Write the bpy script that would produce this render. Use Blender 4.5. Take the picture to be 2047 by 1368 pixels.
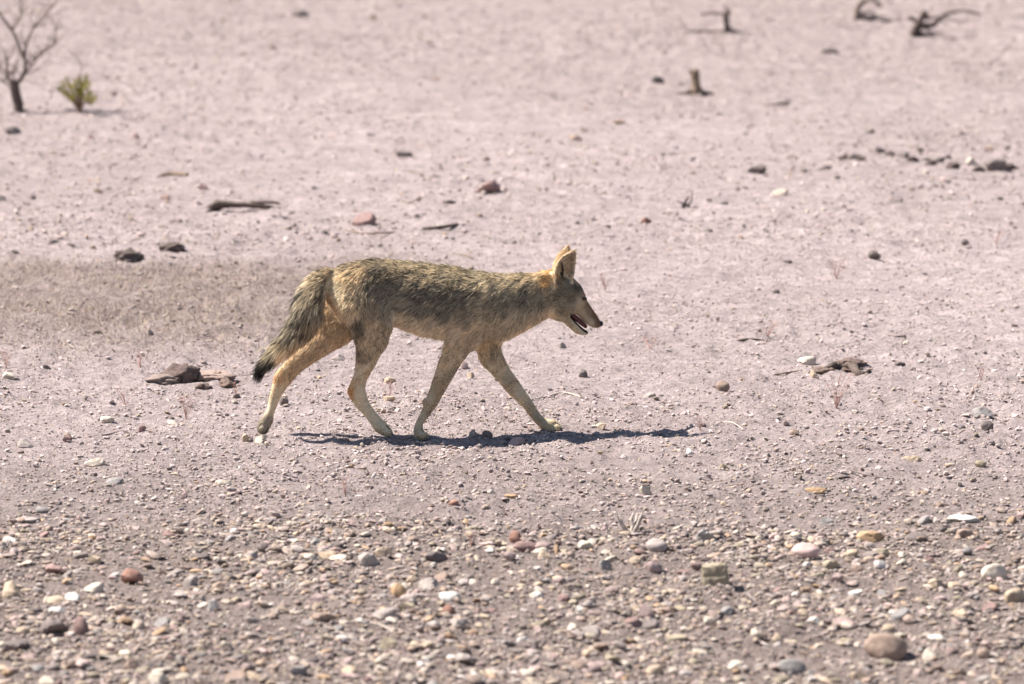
import bpy, bmesh, math, random
import numpy as np
from mathutils import Vector, Matrix

# ------------------------------------------------------------------ scene reset
for o in list(bpy.data.objects):
    bpy.data.objects.remove(o)
scene = bpy.context.scene
col = scene.collection
rng = np.random.default_rng(11)
random.seed(11)

# ------------------------------------------------------------------ camera
W, H = 2047.0, 1368.0
FPX = 12600.0                        # focal length in photo pixels
CAM = np.array([0.0, -19.85, 3.0])
DEP = 0.15 - (872 - 684) / FPX       # depression of the picture centre
cam_d = bpy.data.cameras.new('camera')
cam = bpy.data.objects.new('camera', cam_d)
col.objects.link(cam)
cam.location = CAM
cam.rotation_euler = (math.pi / 2 - DEP, 0, 0)
cam_d.sensor_width = 36.0
cam_d.lens = 36.0 * FPX / W
cam_d.clip_start = 0.5
cam_d.clip_end = 3000
cam_d.dof.use_dof = True
cam_d.dof.focus_distance = 20.05
cam_d.dof.aperture_fstop = 4.5
scene.camera = cam

# ------------------------------------------------------------------ light
TO_SUN = Vector((-0.74, 0.14, 1.0)).normalized()
world = bpy.data.worlds.new('World')
scene.world = world
world.use_nodes = True
wn = world.node_tree
bg = wn.nodes['Background']
sky = wn.nodes.new('ShaderNodeTexSky')
sky.sky_type = 'NISHITA'
sky.sun_disc = False
sky.sun_elevation = math.asin(TO_SUN.z)
sky.sun_rotation = math.atan2(TO_SUN.x, TO_SUN.y)
sky.altitude = 800
wn.links.new(sky.outputs[0], bg.inputs[0])
bg.inputs[1].default_value = 0.058
sun_d = bpy.data.lights.new('sun', 'SUN')
sun_d.energy = 5.0
sun_d.angle = math.radians(0.53)
sun_d.color = (1.0, 0.955, 0.90)
sun = bpy.data.objects.new('sun', sun_d)
sun.rotation_euler = TO_SUN.to_track_quat('Z', 'Y').to_euler()
sun.location = (-8, 3, 12)
col.objects.link(sun)

scene.view_settings.view_transform = 'Standard'
scene.view_settings.look = 'None'
scene.view_settings.exposure = 1.28
scene.view_settings.gamma = 1.0

# ------------------------------------------------------------------ helpers
def lin(c):
    c = np.asarray(c, float) / 255.0
    return np.where(c <= 0.04045, c / 12.92, ((c + 0.055) / 1.055) ** 2.4)

def ray(px, py):
    x = (px - W / 2) / FPX
    y = -(py - H / 2) / FPX
    cd, sd = math.cos(DEP), math.sin(DEP)
    d = np.array([x, cd + y * sd, -sd + y * cd])
    return d

def vnoise(x, y, seed=0):
    x = np.asarray(x, float); y = np.asarray(y, float)
    ix = np.floor(x).astype(np.int64); iy = np.floor(y).astype(np.int64)
    fx = x - ix; fy = y - iy
    fx = fx * fx * fx * (fx * (fx * 6 - 15) + 10); fy = fy * fy * fy * (fy * (fy * 6 - 15) + 10)
    def h(a, b):
        n = (a * 374761393 + b * 668265263 + seed * 1442695041) & 0xFFFFFFFF
        n = ((n ^ (n >> 13)) * 1274126177) & 0xFFFFFFFF
        n = ((n ^ (n >> 16)) * 2246822519) & 0xFFFFFFFF
        return ((n ^ (n >> 15)) & 0xFFFFFF) / float(0xFFFFFF) * 2 - 1
    a = h(ix, iy); b = h(ix + 1, iy); c = h(ix, iy + 1); d = h(ix + 1, iy + 1)
    return (a * (1 - fx) + b * fx) * (1 - fy) + (c * (1 - fx) + d * fx) * fy

def vnoise3(p, sc, seed=0):
    return (vnoise(p[:, 0] / sc + 7.1, p[:, 2] / sc + p[:, 1] / sc * 0.7, seed) +
            vnoise(p[:, 1] / sc - 3.3, p[:, 2] / sc * 0.8 - p[:, 0] / sc * 0.6, seed + 5)) * 0.6

def ground_h(x, y):
    x = np.asarray(x, float); y = np.asarray(y, float)
    near = np.exp(-((x / 1.6) ** 2 + (y / 1.2) ** 2))       # the walked strip is flatter
    h = 0.034 * vnoise(x / 2.3, y / 3.4, 1) * (1 - near)
    h += 0.012 * vnoise(x / 0.62, y / 0.83, 2) * (1 - 0.7 * near)
    h += 0.0080 * vnoise(x / 0.19, y / 0.23, 3)
    rough = 0.75 + 0.5 * vnoise(x / 1.3, y / 1.9, 8)
    h += rough * 0.0150 * (0.5 - np.abs(vnoise(x / 0.105, y / 0.15, 4)))
    h += rough * 0.0090 * vnoise(x / 0.052, y / 0.075, 6)
    h += rough * 0.0055 * vnoise(x / 0.031, y / 0.045, 7)
    h += 0.05 * np.clip((y - 13.6 - 0.5 * vnoise(x / 0.9, 0.3, 9)) / 0.8, 0, 1) * np.clip(x / 1.2, 0, 1)
    return h

def G(px, py):
    """point of the ground seen at a photo pixel"""
    d = ray(px, py)
    z = 0.0
    for _ in range(5):
        t = (z - CAM[2]) / d[2]
        p = CAM + t * d
        z = float(ground_h(p[0], p[1]))
    return np.array([p[0], p[1], z])

def px_size(p):
    return np.linalg.norm(np.asarray(p) - CAM) / FPX      # metres per photo pixel

def new_obj(name, data, parent=None, mat=None):
    o = bpy.data.objects.new(name, data)
    col.objects.link(o)
    if parent is not None:
        o.parent = parent
    if mat is not None and data is not None:
        data.materials.append(mat)
    return o

def tag(o, label=None, cat=None, group=None, kind=None):
    if label: o['label'] = label
    if cat: o['category'] = cat
    if group: o['group'] = group
    if kind: o['kind'] = kind
    return o

def np_mesh(name, verts, faces, smooth=False):
    """verts (n,3), faces (m,k) with constant k"""
    me = bpy.data.meshes.new(name)
    verts = np.ascontiguousarray(verts, np.float32); faces = np.ascontiguousarray(faces, np.int32)
    m, k = faces.shape
    me.vertices.add(len(verts)); me.vertices.foreach_set('co', verts.ravel())
    me.loops.add(m * k); me.loops.foreach_set('vertex_index', faces.ravel())
    me.polygons.add(m)
    me.polygons.foreach_set('loop_start', np.arange(0, m * k, k, dtype=np.int32))
    me.polygons.foreach_set('use_smooth', np.full(m, smooth, dtype=bool))
    me.update(calc_edges=True)
    return me

def set_col(me, name, rgb):
    a = me.color_attributes.new(name, 'FLOAT_COLOR', 'POINT')
    c = np.ones((len(me.vertices), 4), np.float32); c[:, :3] = rgb
    a.data.foreach_set('color', c.ravel())

def mat(name, rough=0.85, spec=0.2):
    m = bpy.data.materials.new(name); m.use_nodes = True
    nt = m.node_tree; b = nt.nodes['Principled BSDF']
    b.inputs['Roughness'].default_value = rough
    b.inputs['Specular IOR Level'].default_value = spec
    return m, nt, b

def N(nt, t, **kw):
    n = nt.nodes.new(t)
    for k, v in kw.items():
        if k in n.inputs: n.inputs[k].default_value = v
        else: setattr(n, k, v)
    return n

def noise_mul(nt, src, scale, lo, hi, coord='Object', detail=6, rough=0.6):
    """src colour times a noise between lo and hi"""
    tc = N(nt, 'ShaderNodeTexCoord')
    nz = N(nt, 'ShaderNodeTexNoise', Scale=scale, Detail=detail, Roughness=rough)
    nt.links.new(tc.outputs[coord], nz.inputs['Vector'])
    mr = N(nt, 'ShaderNodeMapRange')
    mr.inputs['From Min'].default_value = 0.25; mr.inputs['From Max'].default_value = 0.75
    mr.inputs['To Min'].default_value = lo; mr.inputs['To Max'].default_value = hi
    nt.links.new(nz.outputs['Fac'], mr.inputs['Value'])
    mx = N(nt, 'ShaderNodeVectorMath', operation='SCALE')
    nt.links.new(src, mx.inputs[0]); nt.links.new(mr.outputs[0], mx.inputs['Scale'])
    return mx.outputs[0], nz

def bump(nt, b, h, strength, dist):
    bp = N(nt, 'ShaderNodeBump', Strength=strength, Distance=dist)
    nt.links.new(h, bp.inputs['Height']); nt.links.new(bp.outputs[0], b.inputs['Normal'])

# ------------------------------------------------------------------ materials
m_ground, nt, b = mat('silt', 0.95, 0.1)
at = N(nt, 'ShaderNodeAttribute', attribute_name='tone')
c0, n0 = noise_mul(nt, at.outputs['Color'], 3.2, 0.80, 1.16)
c1, n1 = noise_mul(nt, c0, 15, 0.58, 1.34, detail=7, rough=0.75)
c2, n2 = noise_mul(nt, c1, 62, 0.50, 1.42, detail=8, rough=0.75)
nt.links.new(c2, b.inputs['Base Color'])
hm = N(nt, 'ShaderNodeMath', operation='MULTIPLY_ADD')
nt.links.new(n1.outputs['Fac'], hm.inputs[0]); hm.inputs[1].default_value = 1.5; nt.links.new(n2.outputs['Fac'], hm.inputs[2])
bump(nt, b, hm.outputs[0], 1.0, 0.034)

m_gravel, nt, b = mat('gravel_stone', 0.8, 0.25)
at = N(nt, 'ShaderNodeAttribute', attribute_name='tone')
c1, n1 = noise_mul(nt, at.outputs['Color'], 120, 0.65, 1.25)
nt.links.new(c1, b.inputs['Base Color'])

m_stone, nt, b = mat('stone', 0.82, 0.25)
oi = N(nt, 'ShaderNodeObjectInfo')
c1, n1 = noise_mul(nt, oi.outputs['Color'], 1.8, 0.60, 1.30, detail=8, rough=0.7)
nt.links.new(c1, b.inputs['Base Color'])
bump(nt, b, n1.outputs['Fac'], 0.6, 0.006)

m_clod, nt, b = mat('crumbly_soil', 0.95, 0.05)
oi = N(nt, 'ShaderNodeObjectInfo')
c1, n1 = noise_mul(nt, oi.outputs['Color'], 5.5, 0.6, 1.3, detail=8, rough=0.7)
nt.links.new(c1, b.inputs['Base Color'])
bump(nt, b, n1.outputs['Fac'], 0.8, 0.015)

def wood(name, c, lo=0.6, hi=1.3):
    m, nt, b = mat(name, 0.9, 0.1)
    rgb = N(nt, 'ShaderNodeRGB'); rgb.outputs[0].default_value = (*lin(c), 1)
    c1, n1 = noise_mul(nt, rgb.outputs[0], 55, lo, hi, detail=7)
    nt.links.new(c1, b.inputs['Base Color'])
    bump(nt, b, n1.outputs['Fac'], 0.8, 0.01)
    return m
m_wood_dark = wood('weathered_dark_wood', (102, 89, 82))
m_wood_grey = wood('weathered_grey_wood', (128, 114, 106))
m_wood_pale = wood('bleached_wood', (186, 172, 160), 0.7, 1.15)
m_wood_tan = wood('tan_bark', (130, 112, 96))
m_sprig = wood('dry_red_stem', (170, 132, 120), 0.8, 1.15)
m_straw = wood('dry_straw', (176, 158, 140), 0.7, 1.2)

m_leaf, nt, b = mat('olive_leaf', 0.6, 0.3)
at = N(nt, 'ShaderNodeAttribute', attribute_name='tone')
nt.links.new(at.outputs['Color'], b.inputs['Base Color'])

m_skin, nt, b = mat('skin', 0.9, 0.05)
at = N(nt, 'ShaderNodeAttribute', attribute_name='tone')
nt.links.new(at.outputs['Color'], b.inputs['Base Color'])

m_fur, nt, b = mat('fur', 0.7, 0.15)
at = N(nt, 'ShaderNodeAttribute', attribute_name='tone')
nt.links.new(at.outputs['Color'], b.inputs['Base Color'])
tr = N(nt, 'ShaderNodeBsdfTranslucent'); nt.links.new(at.outputs['Color'], tr.inputs['Color'])
mxs = N(nt, 'ShaderNodeMixShader'); mxs.inputs[0].default_value = 0.3
nt.links.new(b.outputs[0], mxs.inputs[1]); nt.links.new(tr.outputs[0], mxs.inputs[2])
nt.links.new(mxs.outputs[0], nt.nodes['Material Output'].inputs['Surface'])

def plain(name, c, rough, spec=0.5):
    m, nt, b = mat(name, rough, spec)
    rgb = N(nt, 'ShaderNodeRGB'); rgb.outputs[0].default_value = (*lin(c), 1)
    c1, n1 = noise_mul(nt, rgb.outputs[0], 90, 0.85, 1.15)
    nt.links.new(c1, b.inputs['Base Color'])
    return m
m_nose = plain('wet_black_nose', (26, 23, 24), 0.4)
m_eye = plain('amber_eye', (70, 44, 20), 0.08, 0.6)
m_pupil = plain('eye_pupil', (12, 9, 8), 0.15, 0.6)
m_tongue = plain('tongue_flesh', (84, 38, 36), 0.6)
m_tooth = plain('tooth_enamel', (236, 228, 206), 0.35)
m_claw = plain('dark_claw', (52, 44, 38), 0.5)

# ------------------------------------------------------------------ ground
def axis_vals(fine, grow, lim):
    out = []; v = fine[-1]; s = fine[-1] - fine[-2]
    while v < lim:
        s *= grow; v += s; out.append(v)
    return out
xf = np.arange(-3.9, 3.9001, 0.015)
xo = axis_vals(xf, 1.22, 900)
xs = np.concatenate([-np.array(xo[::-1]), xf, xo])
deps = np.linspace(0.197, 0.0745, 730)
yf = 3.0 / np.tan(deps) + CAM[1]
yo = axis_vals(yf, 1.22, 900)
yb = axis_vals(-yf[::-1], 1.22, 120)
ys = np.concatenate([-np.array(yb[::-1]), yf, yo])
X, Y = np.meshgrid(xs, ys)
Z = ground_h(X, Y)
nx, ny = len(xs), len(ys)
idx = np.arange(nx * ny).reshape(ny, nx)
F = np.stack([idx[:-1, :-1], idx[:-1, 1:], idx[1:, 1:], idx[1:, :-1]], -1).reshape(-1, 4)
me = np_mesh('ground', np.stack([X, Y, Z], -1).reshape(-1, 3), F, True)

def bed(x, y):
    """0 on the pale silt flat, 1 in the coarse gravel bed in the foreground"""
    edge = -1.75 + 0.22 * vnoise(x / 0.7, 1.7, 21) + 0.12 * vnoise(x / 0.23, 4.1, 22)
    return np.clip((edge - y) / 0.18 + 0.5, 0, 1)

def patch(x, y):
    """the strip of dry stubble behind the coyote's tail"""
    n = 0.5 * vnoise(x / 0.5, y / 1.0, 31) + 0.3 * vnoise(x / 0.17, y / 0.3, 32)
    a = np.clip((y - 1.6 + n) / 1.5, 0, 1) * np.clip((4.8 - y + 0.25 * n) / 0.35, 0, 1)
    return a * np.clip((-0.2 - x + 0.5 * n) / 0.7, 0, 1)

def soil(x, y):
    pale = lin((208, 189, 185)); mid = lin((186, 168, 163)); dark = lin((166, 149, 141)); st = lin((168, 149, 141))
    c = np.ones(x.shape + (3,)) * pale
    far = np.clip((y - 6) / 10, 0, 1)[..., None] * 0.75
    c = c * (1 - far) + mid * far
    k = (0.5 + 0.5 * vnoise(x / 0.9, y / 1.6, 41))[..., None] * 0.55
    c = c * (1 - k) + mid * k
    t = np.clip(0.35 - y / 2.4, 0, 1)[..., None]
    c = c * (1 - t) + mid * t
    bb = np.clip(0.65 * np.clip((-0.35 - y + 0.3 * vnoise(x / 0.6, y / 0.8, 43)) / 2.2, 0, 1) + 0.35 * bed(x, y), 0, 1)[..., None]
    c = c * (1 - bb) + dark * bb
    pp = patch(x, y)[..., None] * 0.85
    return c * (1 - pp) + st * pp
set_col(me, 'tone', soil(X, Y).reshape(-1, 3))
ground = new_obj('ground', me, None, m_ground)
tag(ground, 'pale pinkish silt and gravel desert flat', 'ground', kind='structure')

# ------------------------------------------------------------------ stones
def ico(sub):
    bm = bmesh.new(); bmesh.ops.create_icosphere(bm, subdivisions=sub, radius=1.0)
    v = np.array([q.co[:] for q in bm.verts]); f = np.array([[q.index for q in p.verts] for p in bm.faces])
    bm.free()
    return v / np.linalg.norm(v, axis=1)[:, None], f

def stone_shape(sub, r, facets, rounding):
    v, f = ico(sub)
    n = r.normal(size=(facets, 3)); n /= np.linalg.norm(n, axis=1)[:, None]
    d = r.uniform(0.40, 0.95, facets)
    k = v @ n.T
    cut = np.where(k > 0.05, d / np.maximum(k, 0.05), 9.0)
    rad = np.minimum(cut.min(1), 1.15)
    rad = rad * (1 - rounding) + rounding * 0.9
    p = v * rad[:, None]
    p /= np.abs(p).max(0)
    p[:, 2] = np.where(p[:, 2] < 0, p[:, 2] * 0.9, p[:, 2])
    return p, f

r0 = np.random.default_rng(5)
STONES = {'angular': [], 'rounded': [], 'flat': [], 'fine': []}
for i in range(7):
    for kind, fc, rd in (('angular', 7, 0.03), ('rounded', 12, 0.16), ('flat', 8, 0.04)):
        v, f = stone_shape(3, r0, fc, rd)
        v = v * (1 + 0.10 * vnoise3(v, 0.6, i) + 0.05 * vnoise3(v, 0.25, i + 3))[:, None]
        sm = np_mesh('stone_%s' % kind, v, f, False)
        sm.materials.append(m_stone)
        STONES[kind].append(sm)
STONES['cobble'] = []; STONES['block'] = []
for i in range(5):
    v, f = stone_shape(4, r0, 12, 0.0)
    q, _ = ico(4)
    v = v * 0.45 + q * 0.55
    v = v * (1 + 0.10 * vnoise3(v, 0.7, 40 + i) + 0.05 * vnoise3(v, 0.3, 45 + i) + 0.025 * vnoise3(v, 0.12, 47 + i))[:, None]
    v[:, 0] *= 1 + 0.18 * v[:, 2]
    sm = np_mesh('stone_cobble', v / np.abs(v).max(0), f, True); sm.materials.append(m_stone); STONES['cobble'].append(sm)
v, f = ico(4)
v = v / np.maximum(np.abs(v).max(1), 1e-6)[:, None] * 0.8 + v * 0.25
v = v * (1 + 0.06 * vnoise3(v, 0.5, 60) + 0.03 * vnoise3(v, 0.2, 61))[:, None]
v[:, 1] -= 0.10 * np.exp(-((v[:, 2] - 0.35) / 0.12) ** 2) * np.sign(v[:, 1])
sm = np_mesh('stone_block', v, f, False); sm.materials.append(m_stone); STONES['block'].append(sm)
for i in range(10):                                        # cheap copies for the many small ones
    v, f = stone_shape(2, r0, 7, 0.08)
    sm = np_mesh('stone_fine', v, f, False); sm.materials.append(m_stone); STONES['fine'].append(sm)

COLS = {'cream': (214, 200, 176), 'white': (206, 197, 188), 'tan': (188, 164, 132), 'ochre': (182, 140, 92),
        'brown': (134, 110, 92), 'rust': (140, 88, 68), 'maroon': (120, 88, 82), 'mauve': (164, 138, 132), 'pink': (206, 168, 160),
        'grey': (156, 146, 138), 'slate': (120, 120, 118), 'dark': (84, 76, 73), 'olive': (150, 138, 108), 'clod': (128, 108, 98)}

DUST = np.array((172, 155, 147.0))                       # everything here is filmed with the same dust
COLS = {k: tuple(np.asarray(v) * 0.6 + DUST * 0.4) if k != 'white' else v for k, v in COLS.items()}

def put_stone(cx, base, w, h, c, shape, label, group=None, depth=0.8, yaw=None, mesh=None, name='stone', cat='stone', seed=0, tilt=0.22):
    r = random.Random(int(cx * 13 + base * 7 + seed))
    p = G(cx, base - 0.12 * h)
    s = px_size(p)
    sx, sz = w * s * 0.53, h * s * 0.74
    if mesh is None:
        mesh = r.choice(STONES[shape])
    o = new_obj(name, mesh)
    o.scale = (sx, max(sx * depth, 0.005), sz)
    o.rotation_euler = (r.uniform(-tilt, tilt), r.uniform(-tilt, tilt), yaw if yaw is not None else r.uniform(-0.35, 0.35) + r.choice((0, math.pi)))
    o.location = (p[0], p[1] + sx * depth * 0.5, p[2] + sz * 0.28)
    k = r.uniform(0.88, 1.08)
    o.color = (*(lin(COLS[c]) * k), 1)
    tag(o, label, cat, group)
    return o

BIG = [
 # cx, base, w, h, colour, shape, label
 (108,1272,54,31,'dark','flat','dark grey slab leaning beside the upright purple-black stone'),
 (162,1273,33,42,'maroon','rounded','upright rounded purple-black stone standing in the gravel bed'),
 (32,1311,72,28,'dark','flat','long low dark olive stone casting a dark shadow, near the upright purple-black stone'),
 (255,1171,56,30,'rust','angular','reddish-brown pointed wedge of stone in the gravel bed'),
 (115,1153,54,21,'maroon','flat','flat reddish-brown stone at the gravel edge, behind the large pale tan block'),
 (22,1199,48,34,'tan','angular','large pale tan block of stone near the flat reddish-brown stone'),
 (382,1174,34,26,'grey','rounded','pale grey two-toned block near the reddish-brown wedge'),
 (524,1110,31,21,'dark','angular','black angular stone resting on a grey wedge at the gravel edge'),
 (506,1120,32,17,'grey','flat','grey wedge of stone under the black angular stone'),
 (400,1129,35,16,'dark','flat','dark flat stone with a pointed end at the gravel edge'),
 (645,1248,56,20,'brown','flat','broad flat brown stone behind the thin white sticks'),
 (448,976,36,15,'cream','rounded','smooth cream pebble alone in fine gravel below the coyote tail'),
 (189,934,39,16,'cream','flat','long cream stone in fine gravel below the dark clod'),
 (226,970,38,12,'slate','rounded','flat blue-grey slate pebble in fine gravel'),
 (1049,1109,54,25,'maroon','rounded','maroon brick-like stone at the gravel edge'),
 (1031,1090,29,29,'rust','angular','rust-red pointed stone behind the maroon brick-like stone'),
 (1086,1106,29,21,'mauve','rounded','grey-pink stone touching the maroon brick-like stone'),
 (798,1202,34,29,'ochre','rounded','round ochre-brown cobble with a dark shadow beside it'),
 (737,1138,41,31,'grey','angular','pale grey-tan pointed block at the gravel edge'),
 (873,1126,52,22,'dark','rounded','long dark grey stone behind the dark brown lump'),
 (883,1161,36,19,'brown','angular','dark brown lump in front of the long dark grey stone'),
 (858,1179,50,23,'grey','flat','grey olive slab in front of the dark brown lump'),
 (898,1209,41,18,'white','flat','bright white flat flake of stone near the round ochre-brown cobble'),
 (896,1230,26,21,'rust','rounded','small round reddish stone in front of the bright white flake'),
 (774,1245,57,25,'grey','flat','wide flat grey slab behind the thin white sticks, beside the ochre-brown cobble'),
 (1312,1106,43,26,'grey','rounded','round grey-tan cobble below the bleached root stub'),
 (1210,1148,27,24,'slate','angular','small blackish-green stone in the gravel bed'),
 (1307,1147,39,23,'mauve','rounded','mauve-brown domed stone in front of the grey-tan cobble'),
 (1289,1241,29,32,'mauve','angular','grey-mauve stone standing on edge in the gravel bed'),
 (1302,1263,38,23,'dark','angular','dark grey-brown wedge in front of the stone standing on edge'),
 (1031,894,35,18,'pink','rounded','pinkish stone at the near edge of the coyote shadow'),
 (1290,991,22,23,'cream','angular','upright cream shard of stone above the bleached root stub'),
 (1773,1329,86,52,'brown','rounded','large rounded tan-brown cobble, biggest stone of the gravel bed'),
 (1584,1351,57,30,'slate','rounded','grey rounded stone near the largest tan-brown cobble'),
 (1802,1244,39,28,'slate','angular','slate-green angular stone behind the largest tan-brown cobble'),
 (1431,1178,48,46,'olive','angular','blocky olive-tan cube of stone with a groove'),
 (1413,1087,38,28,'slate','angular','slate-green pointed stone at the gravel edge'),
 (1609,1121,55,26,'pink','rounded','pink and white domed stone in the gravel bed'),
 (1743,1087,58,25,'ochre','angular','ochre double-humped stone at the gravel edge'),
 (1836,1083,45,16,'dark','flat','long dark stone beside the ochre double-humped stone'),
 (1929,1077,36,22,'brown','rounded','round grey-brown cobble in front of the bright white slab'),
 (1926,1047,57,15,'white','flat','bright white slab of stone at the gravel edge'),
 (1989,1167,52,35,'cream','rounded','large pale domed cobble near the tan and ochre boulder'),
 (2029,1209,42,37,'tan','angular','tan and ochre boulder in front of the large pale domed cobble'),
 (1654,1049,35,15,'slate','flat','thin blue-grey slate slab at the gravel edge'),
 (1631,985,38,11,'ochre','flat','thin flat ochre sliver of stone on fine gravel'),
 (1821,928,38,16,'tan','flat','tan overhanging stone with a dark underside on fine gravel'),
 (1444,784,28,21,'brown','rounded','round brown pebble on silt between the coyote nose and the fallen log'),
 (1962,836,46,18,'slate','flat','long slate-grey stone on pale silt'),
 (1974,871,24,23,'dark','rounded','dark round stone in a patch of pebbles below the long slate-grey stone'),
 (1617,733,44,18,'cream','flat','cream flat stone lying beside the short dark fallen log'),
 (973,392,52,30,'maroon','angular','reddish-brown block of stone alone on the pale flat behind the coyote'),
 (730,453,47,27,'maroon','angular','mauve-brown broken stone with a shadowed face, behind the coyote back'),
 (1515,350,42,18,'dark','flat','flat black stone alone on the pale flat beyond the coyote'),
 (1992,343,52,24,'dark','angular','largest black rock of the dark row on the pale flat'),
 (1661,104,40,19,'dark','flat','low dark stone between the broken stump and the twisted branch'),
 (22,270,38,17,'dark','flat','dark flat stone in front of the bare dead shrub'),
 (600,36,38,15,'dark','flat','dark low stone alone on the far flat'),
 (1315,168,27,15,'dark','angular','small black stone beside the dead stump with spread roots'),
 (494,884,21,18,'tan','angular','tan stone standing under the raised hind paw'),
 (521,886,28,14,'cream','flat','cream chip of stone under the raised hind paw'),
]
for row in BIG:
    row = list(row)
    if any(k in row[6].split() for k in ('round', 'rounded', 'domed', 'smooth', 'brick-like')): row[5] = 'cobble'
    if 'cube' in row[6]: row[5] = 'block'
    put_stone(*row[:7], tilt=0.12)

# stones that only their place tells apart: label from colour and where they lie
ZONE = {'bed': 'in the foreground gravel bed', 'mid': 'on the fine gravel near the coyote feet', 'far': 'on the pale flat behind the coyote'}
ANCHOR = ['dark slab and upright purple-black stone', 'upright purple-black stone', 'long low dark olive stone', 'reddish-brown wedge', 'flat reddish-brown stone', 'large pale tan block',
 'pale grey two-toned block', 'black angular stone', None, 'dark pointed flat stone', 'broad flat brown stone', 'smooth cream pebble', 'long cream stone', 'blue-grey slate pebble', 'maroon brick-like stone', None, None,
 'round ochre-brown cobble', 'grey-tan pointed block', 'long dark grey stone', 'dark brown lump', 'grey olive slab', 'white flake', None, 'wide flat grey slab', 'round grey-tan cobble', 'blackish-green stone', 'mauve-brown domed stone',
 'stone standing on edge', 'dark grey-brown wedge', 'pinkish stone by the shadow', 'upright cream shard', 'largest tan-brown cobble', 'grey rounded stone', 'slate-green angular stone', 'olive-tan cube', 'slate-green pointed stone', 'pink and white stone',
 'ochre double-humped stone', 'long dark stone', 'round grey-brown cobble', 'bright white slab', 'large pale domed cobble', 'tan and ochre boulder', 'thin slate slab', 'thin ochre sliver', 'tan overhanging stone', 'round brown pebble', 'long slate-grey stone',
 'dark round stone', 'short fallen log', 'reddish-brown block', 'mauve-brown broken stone', 'flat black stone', 'largest black rock', 'low dark stone', 'bare dead shrub', 'lone dark far stone', 'dead stump', None, 'raised hind paw']
ANCHORS = [(r[0], r[1], a) for r, a in zip(BIG, ANCHOR) if a] + [(430, 415, 'knotted fallen log'), (390, 775, 'soil clods'), (1262, 1060, 'bleached root stub'), (700, 1258, 'long white stick'), (770, 870, 'near hind paw'), (845, 876, 'near front paw'), (1110, 862, 'far front paw')]
LOOK = {'angular': 'blocky', 'rounded': 'rounded', 'flat': 'flat', 'fine': 'angular'}
def small(cx, base, w, h, c, shape='angular', mesh=None):
    z = 'bed' if base > 1062 else ('mid' if base > 700 else 'far')
    g = 'small %s stones %s' % (c, ZONE[z])
    a = min(ANCHORS, key=lambda q: math.hypot(q[0] - cx, (q[1] - base) * 2))
    near = ('near the ' + a[2]) if math.hypot(a[0] - cx, (a[1] - base) * 2) < 260 else ZONE[z]
    big = 'tiny' if w < 20 else ('small' if w < 34 else 'larger')
    put_stone(cx, base, w, h, c, shape, '%s %s %s stone lying %s' % (big, LOOK[shape], c, near), g, mesh=mesh)

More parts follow.
